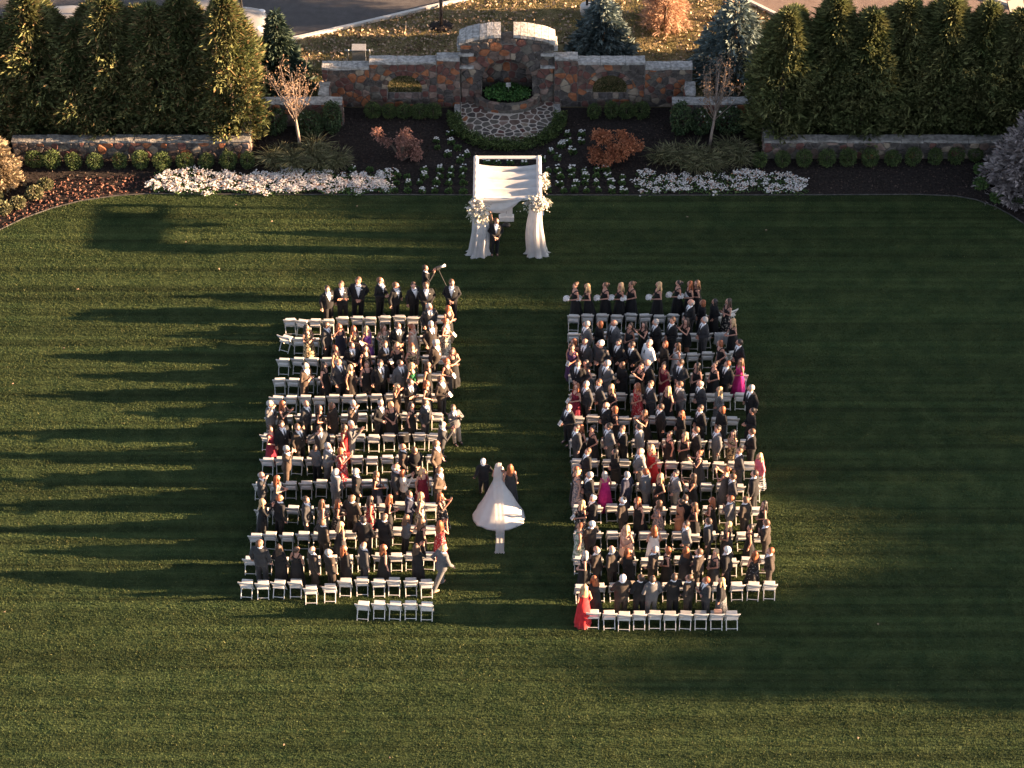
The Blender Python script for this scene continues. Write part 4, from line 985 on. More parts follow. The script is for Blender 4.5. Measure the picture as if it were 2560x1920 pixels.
def car(label, loc, rz):
    e = empty('parked_car', (loc[0], loc[1], 0), rz); tag(e, label, 'car')
    def sect(x, zl, zt, w, k=.86):
        pts = []
        for (a, b) in ((-.80, 0), (-1, .22), (-1, .62), (-.96, .82), (-k, 1), (-.4, 1.02), (.4, 1.02), (k, 1), (.96, .82), (1, .62), (1, .22), (.80, 0)):
            pts.append((x, a * w, zl + (zt - zl) * b))
        return pts
    st = [(-2.30, .42, .78, .70), (-2.24, .34, .98, .82), (-1.9, .28, 1.06, .90), (-1.2, .26, 1.05, .93), (0, .26, 1.03, .94), (.9, .26, 1.02, .94), (1.3, .27, 1.00, .93), (1.9, .28, .92, .90), (2.2, .32, .80, .82), (2.32, .40, .66, .68)]
    mb = MB(); mb.rings([sect(*s) for s in st]); o = mb.build('body', M_CARW, e, True)
    b = o.modifiers.new('soft', 'SUBSURF'); b.levels = 1; b.render_levels = 1
    cb = [(-2.1, 1.02, 1.05, .80), (-1.75, 1.02, 1.42, .74), (-1.0, 1.02, 1.62, .70), (0, 1.02, 1.64, .70), (.45, 1.02, 1.56, .70), (1.25, 1.0, 1.03, .78)]
    mb = MB(); mb.rings([sect(x, zl, zt, w, .8) for x, zl, zt, w in cb]); mb.build('cabin', M_CARW, e, True)
    mb = MB(); mb.add([(1.20, -.66, 1.085), (1.20, .66, 1.085), (.50, .58, 1.565), (.50, -.58, 1.565)], [(0, 1, 2, 3)]); wsh = mb.build('windshield', M_GLASS, e); sm = wsh.modifiers.new('t', 'SOLIDIFY'); sm.thickness = .03; sm.offset = 0
    for sy in (-1, 1):
        for (xa, xb, xc, xd) in ((.95, .08, .08, .42), (-.02, -.95, -.95, -.02), (-1.05, -1.75, -1.55, -1.05)):
            mb = MB(); mb.add([(xa, sy * .80, 1.10), (xb, sy * .80, 1.10), (xc, sy * .735, 1.50), (xd, sy * .735, 1.50)], [(0, 1, 2, 3)]); g = mb.build('side_window', M_GLASS, e); sm = g.modifiers.new('t', 'SOLIDIFY'); sm.thickness = .05; sm.offset = 0
        mb = MB(); mb.ell((2.02, sy * .66, .80), (.22, .16, .07), 10, 6); mb.build('headlight', M_LAMPG, e, True)
        mb = MB(); mb.ell((.85, sy * 1.02, 1.12), (.09, .13, .09), 10, 6); mb.build('mirror', M_CARW, e, True)
        for xw in (1.42, -1.38):
            wl = empty('wheel', (xw, sy * .84, .34)); wl.parent = e
            mb = MB(); rs = []
            for yy, rr in ((-.11, .27), (-.11, .33), (-.07, .345), (.07, .345), (.11, .33), (.11, .27)): rs.append([(rr * math.cos(6.2832 * k / 24), yy, rr * math.sin(6.2832 * k / 24)) for k in range(24)])
            mb.rings(rs); mb.build('tyre', M_TYRE, wl, True)
            mb = MB(); mb.rings([[(rr * math.cos(6.2832 * k / 20), yy, rr * math.sin(6.2832 * k / 20)) for k in range(20)] for yy, rr in ((-.09, .26), (-.115, .23), (-.10, .06))] if sy < 0 else [[(rr * math.cos(6.2832 * k / 20), yy, rr * math.sin(6.2832 * k / 20)) for k in range(20)] for yy, rr in ((.09, .26), (.115, .23), (.10, .06))]); mb.build('rim', M_STEEL, wl, True)
    mb = MB(); mb.box((2.28, 0, .58), (.10, .9, .16)); mb.build('grille', M_IRON, e)
x_, y_ = G(656, 112); car('white car parked nose out at the end of the browning hedge', (x_ - 2.15, y_ + .75), 0)
x_, y_ = G(205, 150); car('pale car mostly hidden behind the middle of the browning hedge', (x_ - .4, y_ + 1.2), R(4))

# ------------------------------------------------------------------ folding chairs
def chair_meshes():
    out = []
    def part(name, fn, m, smooth=False):
        mb = MB(); fn(mb); me = mb.mesh(name, smooth); me.materials.append(m)
        bm = bmesh.new(); bm.from_mesh(me); bmesh.ops.bevel(bm, geom=[e for e in bm.edges], offset=.004, segments=1, affect='EDGES', clamp_overlap=True); bm.to_mesh(me); bm.free()
        out.append((name, me))
    for s in (-1, 1):
        part('side_frame', lambda mb: (mb.bar((s * .205, .21, 0), (s * .212, .02, .34), .028, .042), mb.bar((s * .212, .02, .34), (s * .215, -.215, .755), .028, .042)), M_WHITEP)
        part('rear_leg', lambda mb: (mb.bar((s * .182, .10, .42), (s * .182, -.25, 0), .026, .045)), M_WHITEP)
    part('seat', lambda mb: mb.box((0, .035, .435), (.375, .39, .035), Matrix.Rotation(R(3), 3, 'X')), M_WHITEP)
    part('cushion', lambda mb: mb.box((0, .04, .464), (.34, .34, .026), Matrix.Rotation(R(3), 3, 'X')), M_SEATP)
    sl_ = math.atan2(-.235, .415)
    part('backrest', lambda mb: mb.box((0, -.145, .625), (.392, .018, .24), Matrix.Rotation(-sl_ * .98, 3, 'X')), M_WHITEP)
    def rail(mb):
        rs = []
        for k in range(9):
            t = -1 + k / 4; y = -.222 - .025 * (1 - t * t); x = t * .242
            rs.append([(x, y - .016, .735), (x, y + .016, .735), (x, y + .014, .785), (x, y - .014, .785)])
        mb.rings(rs)
    part('top_rail', rail, M_WHITEP)
    part('rear_rung', lambda mb: mb.box((0, -.213, .052), (.34, .022, .045), Matrix.Rotation(R(39), 3, 'X')), M_WHITEP)
    part('front_rung', lambda mb: mb.box((0, .145, .12), (.39, .02, .035)), M_WHITEP)
    return out
CH = chair_meshes()
Z = {1: (660, 640, 4.2538), 2: (640, 980, 4.2538), 3: (580, 1200, 3.95), 4: (1380, 660, 3.95), 5: (1380, 980, 3.95), 6: (1400, 1220, 3.95)}
def ZP(z, x, y): o = Z[z]; return o[0] + x / o[2], o[1] + y / o[2]
def lin(z, x0, y0, x1, y1, n): return [(z, x0 + (x1 - x0) * i / (n - 1), y0 + (y1 - y0) * i / (n - 1), 0) for i in range(n)]
def exp_(z, L_): return [(z, *(p if len(p) == 3 else (*p, 0))) for p in L_]
ROWS = {
 'L': [exp_(1, [(265, 680), (400, 690), (537, 690), (680, 686), (830, 655), (985, 660), (1130, 658), (1283, 654), (1432, 652), (1580, 652), (1720, 650), (1850, 645)]),
       exp_(1, [(222, 862, -16)]) + lin(1, 370, 882, 1850, 852, 11), lin(1, 205, 1102, 1880, 1072, 12), lin(1, 155, 1318, 1830, 1272, 12), lin(1, 125, 1512, 1795, 1482, 12),
       lin(2, 160, 268, 1915, 240, 12), lin(2, 120, 482, 1890, 455, 12), lin(2, 105, 718, 1865, 690, 12), lin(2, 40, 985, 1810, 940, 12), lin(2, 60, 1250, 1850, 1198, 12),
       lin(3, 220, 552, 1950, 488, 12), lin(3, 165, 790, 1935, 738, 12),
       exp_(3, [(130, 1022), (290, 1020), (455, 1012), (615, 1008), (775, 1064, 2), (955, 1066, -2), (1115, 1000), (1275, 992), (1440, 996), (1600, 1000), (1760, 1005), (1920, 1010)]),
       exp_(3, [(1285, 1230), (1445, 1232), (1605, 1232), (1755, 1232), (1915, 1236)])],
 'R': [lin(4, 215, 508, 1490, 512, 10) + exp_(4, [(1625, 495), (1752, 462, 28)]), lin(4, 215, 695, 1395, 700, 9) + exp_(4, [(1520, 692, 8), (1670, 690, 20)]), lin(4, 215, 893, 1545, 893, 10) + exp_(4, [(1690, 890, 8), (1815, 882, 12)]),
       lin(4, 225, 1098, 1880, 1092, 12), lin(4, 235, 1294, 1875, 1294, 12), lin(4, 250, 1512, 1790, 1530, 11), lin(5, 240, 480, 1920, 495, 12), lin(5, 250, 682, 1960, 712, 12),
       lin(5, 260, 912, 2005, 932, 12), lin(5, 270, 1142, 2040, 1162, 12), lin(5, 275, 1402, 2060, 1412, 12), lin(6, 200, 707, 2030, 707, 12), lin(6, 215, 970, 2095, 962, 12), lin(6, 335, 1250, 1705, 1246, 10)]}
SIDEW = {'L': "groomsmen's side", 'R': "bridesmaids' side"}
CHAIRS = []
for blk in 'LR':
    for r, row in enumerate(ROWS[blk]):
        for i, (z, a, b, rot) in enumerate(row):
            px, py = ZP(z, a, b); x_, y_ = G(px, py, .77); y_ += .235
            rz = R(rot + random.gauss(0, 2.6)); x_ += random.gauss(0, .012); y_ += random.gauss(0, .03); k = len(row) - i if blk == 'L' else i + 1
            if blk == 'L' and i < 3: rz += R(-3)
            e = empty('folding_chair', (x_, y_, .0), rz); tag(e, "white folding chair, %s from the aisle in the %s row, %s" % (nth(k), nth(r + 1), SIDEW[blk]), 'chair', 'white folding chairs in rows')
            for nm, me in CH:
                o = obj(nm, me, st_ if nm == 'cushion' else e)
                if nm == 'seat': st_ = o
            CHAIRS.append((x_, y_, blk, r))

# ------------------------------------------------------------------ people
SKIN = [mat('skin_fair', (.42, .21, .145), .55, (.48, .26, .19), 6, 3, spec=.35), mat('skin_warm', (.36, .17, .11), .55, (.42, .21, .145), 6, 3, spec=.35), mat('skin_tan', (.30, .16, .105), .55, (.36, .20, .14), 6, 3, spec=.35)]
M_EYE = mat('eyes_dark', (.03, .022, .02), .4, (.04, .03, .028), 9, 2); M_LIP = mat('lips', (.30, .10, .085), .5, (.34, .12, .10), 9, 2)
HAIRC = {'bk': ('black', (.012, .010, .010), (.03, .024, .022)), 'dk': ('dark brown', (.028, .018, .013), (.06, .036, .024)), 'br': ('brown', (.07, .038, .022), (.13, .07, .04)),
         'rd': ('auburn', (.15, .045, .018), (.26, .085, .035)), 'bl': ('blonde', (.32, .20, .10), (.48, .33, .18)), 'gy': ('grey', (.22, .21, .20), (.36, .34, .32)), 'wh': ('white', (.50, .48, .46), (.62, .60, .57))}
HAIR = {k: mat('hair_' + v[0].replace(' ', '_'), v[1], .55, v[2], 30, 4, stretch=(1, 1, .25), spec=.4) for k, v in HAIRC.items()}
def fab(n, a, b=None, sc=9, **kw): return mat('cloth_' + n, a, kw.pop('rough', .8), b or tuple(min(1, q * 1.5 + .004) for q in a), sc, 5, sheen=.05, spec=.2, **kw)
OUT = {'bk': ('black', fab('black', (.006, .006, .007), (.012, .012, .013))), 'ch': ('charcoal', fab('charcoal', (.024, .024, .026), (.038, .038, .040))), 'gy': ('grey', fab('grey', (.072, .072, .075), (.105, .105, .108), 40)),
       'lg': ('light grey', fab('light_grey', (.12, .118, .115), (.165, .162, .158), 40)), 'br': ('brown', fab('brown', (.048, .033, .024), (.072, .051, .037))), 'dn': ('dark brown', fab('dark_brown', (.020, .0155, .013), (.034, .026, .021))),
       'nv': ('navy', fab('navy', (.012, .014, .028), (.022, .025, .045))), 'rd': ('red', fab('red', (.36, .014, .018), (.48, .025, .028))), 'bu': ('burgundy', fab('burgundy', (.13, .008, .022), (.19, .014, .032))),
       'mg': ('magenta', fab('magenta', (.42, .012, .14), (.55, .03, .20), 6)), 'pu': ('purple', fab('purple', (.14, .045, .24), (.22, .08, .34), 6)), 'dp': ('dark purple', fab('dark_purple', (.040, .016, .060), (.06, .026, .09))),
       'gr': ('green', fab('green', (.012, .10, .035), (.02, .16, .06))), 'wh': ('white', fab('white', (.66, .65, .64), (.74, .73, .72), 5)), 'cr': ('cream', fab('cream', (.50, .42, .34), (.60, .52, .44), 5)), 'be': ('beige', fab('beige', (.30, .24, .18), (.38, .31, .24))),
       'pe': ('peach', fab('peach', (.55, .33, .24), (.66, .43, .33), 5)), 'co': ('copper satin', fab('copper', (.26, .10, .055), (.36, .16, .09), 5, rough=.4)), 'pk': ('coral pink', fab('coral_pink', (.52, .09, .13), (.62, .16, .20), 5)),
       'gd': ('gold patterned', fab('gold_pattern', (.03, .025, .02), (.42, .32, .18), 16, ramp=(.46, .54))), 'le': ('cream and black patterned', fab('cream_black', (.03, .03, .03), (.52, .46, .36), 22, ramp=(.44, .52))),
       'rf': ('red floral', fab('red_floral', (.34, .012, .02), (.50, .30, .26), 18, ramp=(.52, .62))), 'bf': ('black floral', fab('black_floral', (.008, .008, .01), (.42, .36, .30), 15, ramp=(.56, .64))), 'ff': ('multicoloured floral', fab('multi_floral', (.10, .10, .12), (.48, .33, .27), 17, ramp=(.44, .58))),
       'gf': ('green floral', fab('green_floral', (.10, .15, .09), (.46, .46, .40), 12, ramp=(.42, .58))), 'sq': ('grey sequin', fab('grey_sequin', (.05, .05, .05), (.24, .24, .23), 45, ramp=(.42, .6))), 'bd': ('black and white dotted', fab('dotted', (.70, .68, .66), (.008, .008, .01), 17, vor=True, ramp=(.14, .17))),
       'zs': ('black and white striped', fab('striped', (.015, .015, .015), (.62, .6, .58), 3, ramp=(.49, .51), stretch=(1, 1, 9)))}
M_SHIRT = fab('shirt_white', (.66, .66, .66), (.74, .74, .74), 6); M_TIE = fab('tie_dark', (.02, .02, .024), (.035, .035, .04)); M_SHOE = mat('shoe_leather', (.012, .010, .009), .4, (.02, .017, .015), 9, 3, spec=.5)
M_TAN = mat('shoe_tan_leather', (.30, .15, .08), .5, (.36, .19, .11), 9, 3); M_PAPER = mat('program_paper', (.40, .39, .37), .8, (.48, .47, .45), 5, 3); M_PHONE = mat('phone_case', (.02, .02, .022), .3, (.05, .05, .055), 5, 2, spec=.5)

def remesh(mb, vox, name, smooth_it=2):
    me = mb.mesh(name + '_src'); o = bpy.data.objects.new('tmp', me); scene.collection.objects.link(o)
    md = o.modifiers.new('r', 'REMESH'); md.mode = 'VOXEL'; md.voxel_size = vox
    if smooth_it: s_ = o.modifiers.new('s', 'SMOOTH'); s_.iterations = smooth_it; s_.factor = .5
    dg = bpy.context.evaluated_depsgraph_get(); res = bpy.data.meshes.new_from_object(o.evaluated_get(dg)); res.name = name
    bpy.data.objects.remove(o); bpy.data.meshes.remove(me); res.polygons.foreach_set('use_smooth', [True] * len(res.polygons)); return res

ARMS = {  # elbow, wrist, hand direction for the side y>0 (left) and y<0 (right)
 'd': (((-.03, .25, 1.13), (.03, .25, .89), (.1, 0, -1)), ((-.03, -.25, 1.13), (.03, -.25, .89), (.1, 0, -1))),
 'c': (((-.03, .26, 1.14), (.17, .075, .97), (.35, -.8, -.45)), ((-.03, -.26, 1.14), (.17, -.075, .99), (.35, .8, -.5))),
 's': (((-.03, .25, 1.13), (.03, .25, .89), (.1, 0, -1)), ((.13, -.34, 1.44), (.16, -.15, 1.64), (.2, .9, .2))),
 'p': (((.12, .25, 1.20), (.31, .09, 1.42), (.35, -.25, .8)), ((.12, -.25, 1.20), (.31, -.07, 1.43), (.35, .25, .8))),
 'x': (((.03, .26, 1.17), (.20, -.02, 1.17), (.1, -1, .05)), ((.03, -.26, 1.15), (.19, .03, 1.13), (.1, 1, .1))),
 'h': (((-.03, .25, 1.15), (.22, .08, 1.07), (.8, -.5, .1)), ((-.03, -.25, 1.15), (.22, -.08, 1.08), (.8, .5, .1))),
 'k': (((-.06, .27, 1.15), (.12, .16, .99), (.5, -.3, -.8)), ((-.05, -.26, 1.12), (.06, -.22, .88), (.3, .2, -1))),
 'w': (((-.14, .25, 1.15), (.0, .30, .93), (.4, .05, -1)), ((.06, -.26, 1.15), (.22, -.22, .98), (.5, 0, -1)))}
LEGS = {0: ((.0, .085), (.0, -.085)), 1: ((.20, .085), (-.24, -.085))}
def fem(p, f): return (p[0], p[1] * (.90 if f else 1), p[2])
def torso_levels(f, g=0.0, z0=.80, z1=1.48, belly=0):
    base = [(.80, .115, .150), (.90, .125, .178 if f else .168), (1.00, .115, .165 if f else .160), (1.10, .098, .128 if f else .150), (1.20, .108, .140 if f else .162), (1.30, .124 if f else .120, .160 if f else .182), (1.40, .100, .155 if f else .182), (1.45, .078, .110 if f else .135), (1.49, .058, .062)]
    def at(z):
        for a, b in zip(base[:-1], base[1:]):
            if a[0] <= z <= b[0]: t = (z - a[0]) / (b[0] - a[0]); return a[1] + t * (b[1] - a[1]), a[2] + t * (b[2] - a[2])
        return base[-1][1:] if z > 1 else base[0][1:]
    n = 11; zs = [z0 + (z1 - z0) * k / (n - 1) for k in range(n)]
    return [(.012 * math.sin((z - .8) * 4) + belly * .5 * math.exp(-((z - 1.08) / .13) ** 2), 0, z, at(z)[0] + g + belly * .5 * math.exp(-((z - 1.08) / .13) ** 2), at(z)[1] + g) for z in zs]
def hand(mb, w, d, side):
    w, d = Vector(w), Vector(d).normalized(); n = Vector((1, 0, .2)); n = (n - d * n.dot(d)).normalized(); sdv = d.cross(n)
    mb.tube([w, w + d * .05, w + d * .085], [.026, .034, .032], 8, True)
    for k, (o, L_) in enumerate(((-.028, .062), (-.010, .074), (.009, .070), (.027, .055))):
        b = w + d * .085 + sdv * o; mb.tube([b, b + d * L_ * .55 + n * .006, b + d * L_ + n * .03], [.011, .0105, .009], 6, True)
    t = sdv * (-.036 * side); b = w + d * .03 + t * .7; mb.tube([b, b + t * .8 + d * .03, b + t * .9 + d * .065 + n * .012], [.013, .012, .0105], 6, True)
def body_mesh(f, pose, stride=0, turn=0):
    HT_ = Matrix.Rotation(turn, 3, 'Z'); mb = MB(); lv = torso_levels(f, -.012)
    mb.loft(lv, 16); mb.tube([(0, 0, 1.42), (.012, 0, 1.56)], [.058 if not f else .048, .052 if not f else .043], 12)
    hd = lambda c, r, n, m: mb.ell(HT_ @ Vector(c), r, n, m, HT_)
    hd((.012, 0, 1.645), (.098, .076, .112), 16, 12); hd((.040, 0, 1.585), (.062, .056, .062), 14, 10)
    hd((.112, 0, 1.622), (.020, .014, .028), 8, 6); hd((.100, 0, 1.572), (.012, .026, .012), 8, 6)
    for s in (-1, 1): hd((.005, s * .080, 1.625), (.020, .012, .032), 8, 6)
    for i, s in ((0, 1), (1, -1)):
        el, wr, hdir = ARMS[pose][i]; sh = fem((-.005, s * .175, 1.405), f); k = .84 if f else 1
        mb.tube([sh, fem(el, f), fem(wr, f)], [.052 * k, .042 * k, .028 * k], 10, True); hand(mb, fem(wr, f), hdir, s)
        lx, ly = LEGS[stride][i]
        mb.tube([(0, ly, .92), (lx * .6 + .01, ly * 1.05, .50), (lx - .02, ly * 1.1, .08)], [.085, .055, .040], 10, True)
        mb.tube([(lx - .05, ly * 1.1, .05), (lx + .13, ly * 1.25, .035)], [.038, .030], 8, True)
    me = remesh(mb, .0125, 'body', 2)
    for m in (SKIN[0], M_EYE, M_LIP): me.materials.append(m)
    mi = np.zeros(len(me.polygons), int); c = np.zeros(len(me.polygons) * 3); me.polygons.foreach_get('center', c); c = c.reshape(-1, 3) @ np.array(HT_)
    for s in (-1, 1): mi[(np.abs(c[:, 1] - s * .031) < .016) & (np.abs(c[:, 2] - 1.640) < .011) & (c[:, 0] > .07)] = 1
    mi[(np.abs(c[:, 1]) < .026) & (np.abs(c[:, 2] - 1.571) < .010) & (c[:, 0] > .08)] = 2
    me.polygons.foreach_set('material_index', mi); return me
def sleeves(mb, f, pose, g, short=False):
    k = .88 if f else 1
    for i, s in ((0, 1), (1, -1)):
        el, wr, _ = ARMS[pose][i]; sh = fem((-.005, s * .165, 1.40), f); w = Vector(fem(wr, f)); e_ = Vector(fem(el, f))
        if short: mb.tube([sh, Vector(sh).lerp(e_, .6)], [(.058 + g) * k, (.052 + g) * k], 12, True)
        else: mb.tube([sh, e_, w.lerp(e_, .05)], [(.058 + g) * k, (.050 + g) * k, (.036 + g) * k], 12, True)
def jacket_mesh(f, pose, g=.016, z0=.80, belly=0, vee=True):
    mb = MB(); mb.loft(torso_levels(f, g + .012, z0, 1.485, belly), 20); sleeves(mb, f, pose, g * .6); me = remesh(mb, .0165, 'jacket', 2)
    if vee:
        bm = bmesh.new(); bm.from_mesh(me); dead = []
        for fc in bm.faces:
            c = fc.calc_center_median()
            if c.x > .01 and c.z > 1.10 and abs(c.y) < (c.z - 1.10) * .235: dead.append(fc)
        bmesh.ops.delete(bm, geom=dead, context='FACES'); bm.to_mesh(me); bm.free(); me.polygons.foreach_set('use_smooth', [True] * len(me.polygons))
    me.materials.append(OUT['bk'][1]); return me
def trousers_mesh(f, stride=0):
    mb = MB(); mb.loft(torso_levels(f, .012, .82, 1.06), 16)
    for i in (0, 1):
        lx, ly = LEGS[stride][i]; mb.tube([(0, ly, .90), (lx * .6 + .01, ly * 1.08, .50), (lx - .02, ly * 1.12, .07)], [.098, .080, .068], 12, True)
    me = remesh(mb, .017, 'trousers', 2); me.materials.append(OUT['bk'][1]); return me
def shoe_mesh(stride, i):
    lx, ly = LEGS[stride][i]; mb = MB(); y = ly * 1.15
    mb.rings([[(lx + a, y + w_ * math.cos(t), max(0, h * .5 + h * .5 * math.sin(t))) for t in [6.2832 * k / 10 for k in range(10)]] for a, w_, h in ((-.12, .02, .05), (-.10, .038, .08), (-.02, .042, .10), (.08, .048, .07), (.16, .042, .05), (.19, .02, .035))])
    me = mb.mesh('shoe', True); me.materials.append(M_SHOE); return me
def shirt_mesh(belly=0):
    mb = MB(); mb.loft(torso_levels(False, .012, .98, 1.47, belly), 20); mb.loft([(.002, 0, 1.45, .066, .068), (.008, 0, 1.52, .060, .060)], 16); me = mb.mesh('shirt', True); me.materials.append(M_SHIRT); return me
def tie_mesh(bow):
    mb = MB()
    if bow:
        for s in (-1, 1): mb.add([(.080, 0, 1.478), (.090, s * .055, 1.500), (.090, s * .055, 1.456), (.100, 0, 1.478)], [(0, 1, 3), (0, 3, 2), (0, 2, 1), (1, 2, 3)])
    else:
        lv = {z: t for z, t in [(1.47, .078), (1.40, .117), (1.30, .148), (1.20, .138), (1.14, .130)]}
        rs = [[(x_, w_, z), (x_, -w_, z), (x_ + .010, -w_, z), (x_ + .010, w_, z)] for (z, x_), w_ in zip(sorted(lv.items(), reverse=True), (.014, .018, .026, .032, .02))]
        mb.rings(rs)
    me = mb.mesh('tie'); me.materials.append(M_TIE); return me
def flower_mesh():
    mb = MB(); mb.ell((.118, .085, 1.36), (.022, .028, .028), 8, 6); mb.ell((.122, .072, 1.335), (.014, .014, .014), 6, 5); me = mb.mesh('boutonniere', True); me.materials.append(M_PETAL); return me
def dress_mesh(hem, flare, top=1.33, name='dress', flute=.10):
    lv = [(a, b, z, rx, ry) for a, b, z, rx, ry in torso_levels(True, .012, .98, top)][::-1]
    sk = [(0, 0, .90, .145, .190), (0, 0, .75, .150 + flare * .25, .185 + flare * .25), (0, 0, .52, .145 + flare * .5, .175 + flare * .5)]
    if hem < .4: sk += [(-.01, 0, .28, .145 + flare * .8, .170 + flare * .8), (-.02, 0, hem, .15 + flare, .175 + flare)]
    mb = MB(); mb.loft((lv + sk)[::-1], 40, flute, 9); me = mb.mesh(name, True); me.materials.append(OUT['bk'][1]); return me
def straps_mesh():
    mb = MB()
    for s in (-1, 1): mb.tube([(.118, s * .075, 1.31), (.085, s * .095, 1.42), (.0, s * .10, 1.455), (-.085, s * .09, 1.40), (-.115, s * .07, 1.30)], [.018] * 5, 6)
    me = mb.mesh('straps', True); me.materials.append(OUT['bk'][1]); return me
def hair_mesh(style):
    mb = MB()
    if style in 'slo u'.replace(' ', '') or style == 'p':
        mb.ell((-.012, 0, 1.672), (.100, .086, .098), 16, 10); mb.ell((-.040, 0, 1.635), (.075, .084, .085), 14, 8)
    if style == 'l':
        mb.loft([(-.07, 0, 1.24, .030, .070), (-.085, 0, 1.32, .042, .105), (-.075, 0, 1.42, .048, .115), (-.055, 0, 1.52, .060, .108), (-.035, 0, 1.62, .070, .098), (-.02, 0, 1.68, .06, .085)], 16)
        for s in (-1, 1): mb.tube([(.03, s * .082, 1.66), (.035, s * .092, 1.56), (.045, s * .100, 1.44), (.06, s * .090, 1.34)], [.026, .030, .032, .016], 8, True)
    if style == 'o': mb.loft([(-.03, 0, 1.50, .072, .098), (-.02, 0, 1.58, .082, .104), (-.012, 0, 1.68, .085, .096)], 16)
    if style == 'u': mb.ell((-.115, 0, 1.69), (.052, .055, .052), 10, 8)
    if style == 'n': mb.loft([(-.035, 0, 1.565, .062, .074), (-.038, 0, 1.62, .072, .083), (-.034, 0, 1.665, .068, .082), (-.03, 0, 1.68, .05, .06)], 16)
    me = remesh(mb, .011, 'hair', 3) if style != 'n' else mb.mesh('hair', True); me.materials.append(HAIR['br']); return me
def kippah_mesh():
    mb = MB(); rs = []
    for k in range(6):
        t = R(8 + 13 * k); rs.append([(-.045 + .088 * math.sin(t) * math.cos(a) * .9, .080 * math.sin(t) * math.sin(a) * .9, 1.682 + .094 * math.cos(t)) for a in [6.2832 * q / 16 for q in range(16)]])
    mb.rings(rs[::-1]); me = mb.mesh('skullcap', True); me.materials.append(OUT['bk'][1]); return me
CACHE = {}
def cached(fn, *a):
    k = (fn.__name__,) + a
    if k not in CACHE: CACHE[k] = fn(*a)
    return CACHE[k]
BRIDE = G(1247, 1162, 1.62)
PEOPLE = []
POSEW = {'d': '', 'c': ' with hands clasped', 's': ' shading the eyes', 'p': ' holding up a phone', 'x': ' with folded arms', 'h': '', 'k': '', 'w': ' walking'}
def person(x, y, ang, kind, out, hair, style, pose, height, skin, wide=1.0, belly=0.0, shoe=None, under=None):
    sc = height / 1.76; turn = R(random.choice((-26, 26))); e = empty('person', (x, y, 0), ang, (sc * wide, sc * wide, sc)); e.rotation_euler[0] = R(random.gauss(0, 1.6)); e.rotation_euler[1] = R(random.gauss(1.5, 2.0)); f = kind in 'wkjt'; stride = 1 if pose == 'w' else 0
    om = OUT[out][1]; um = OUT[under][1] if under else om
    obj('body', cached(body_mesh, f, pose, stride, turn), e, [SKIN[skin]])
    if kind in 'mbs':
        if kind == 's': sh_ = obj('shirt', cached(jacket_mesh, f, pose, .010, .90, belly, False), e, [om])
        else:
            jk_ = obj('jacket', cached(jacket_mesh, f, pose, .016, .80, belly), e, [om]); sh_ = obj('shirt', cached(shirt_mesh, belly), e)
        obj('tie', cached(tie_mesh, kind == 'b'), sh_)
        if kind == 'b': obj('boutonniere', cached(flower_mesh), jk_)
        obj('trousers', cached(trousers_mesh, f, stride), e, [um])
        for i in (0, 1): obj('shoe', cached(shoe_mesh, stride, i), e, [shoe] if shoe else None)
    elif kind in 'wk':
        obj('dress', cached(dress_mesh, .03 if kind == 'w' else .46, .10 if kind == 'w' else .05), e, [om]); obj('straps', cached(straps_mesh), e, [om])
        if kind == 'k':
            for i in (0, 1): obj('shoe', cached(shoe_mesh, stride, i), e)
    elif kind == 'j':
        obj('jacket', cached(jacket_mesh, f, pose, .016, .74, 0, False), e, [om]); obj('skirt', cached(dress_mesh, .10, .05, 1.06, 'skirt'), e, [um])
    elif kind == 't':
        obj('blouse', cached(jacket_mesh, f, pose, .012, .86, 0, False), e, [om]); obj('trousers', cached(trousers_mesh, f, stride), e, [um])
        for i in (0, 1): obj('shoe', cached(shoe_mesh, stride, i), e)
    obj('hair', cached(hair_mesh, 's' if style == 'p' else style), e, [HAIR[hair]], rot=(0, 0, turn * (.6 if style == 'l' else 1)))
    if style == 'p': obj('skullcap', cached(kippah_mesh), e, rot=(0, 0, turn))
    return e

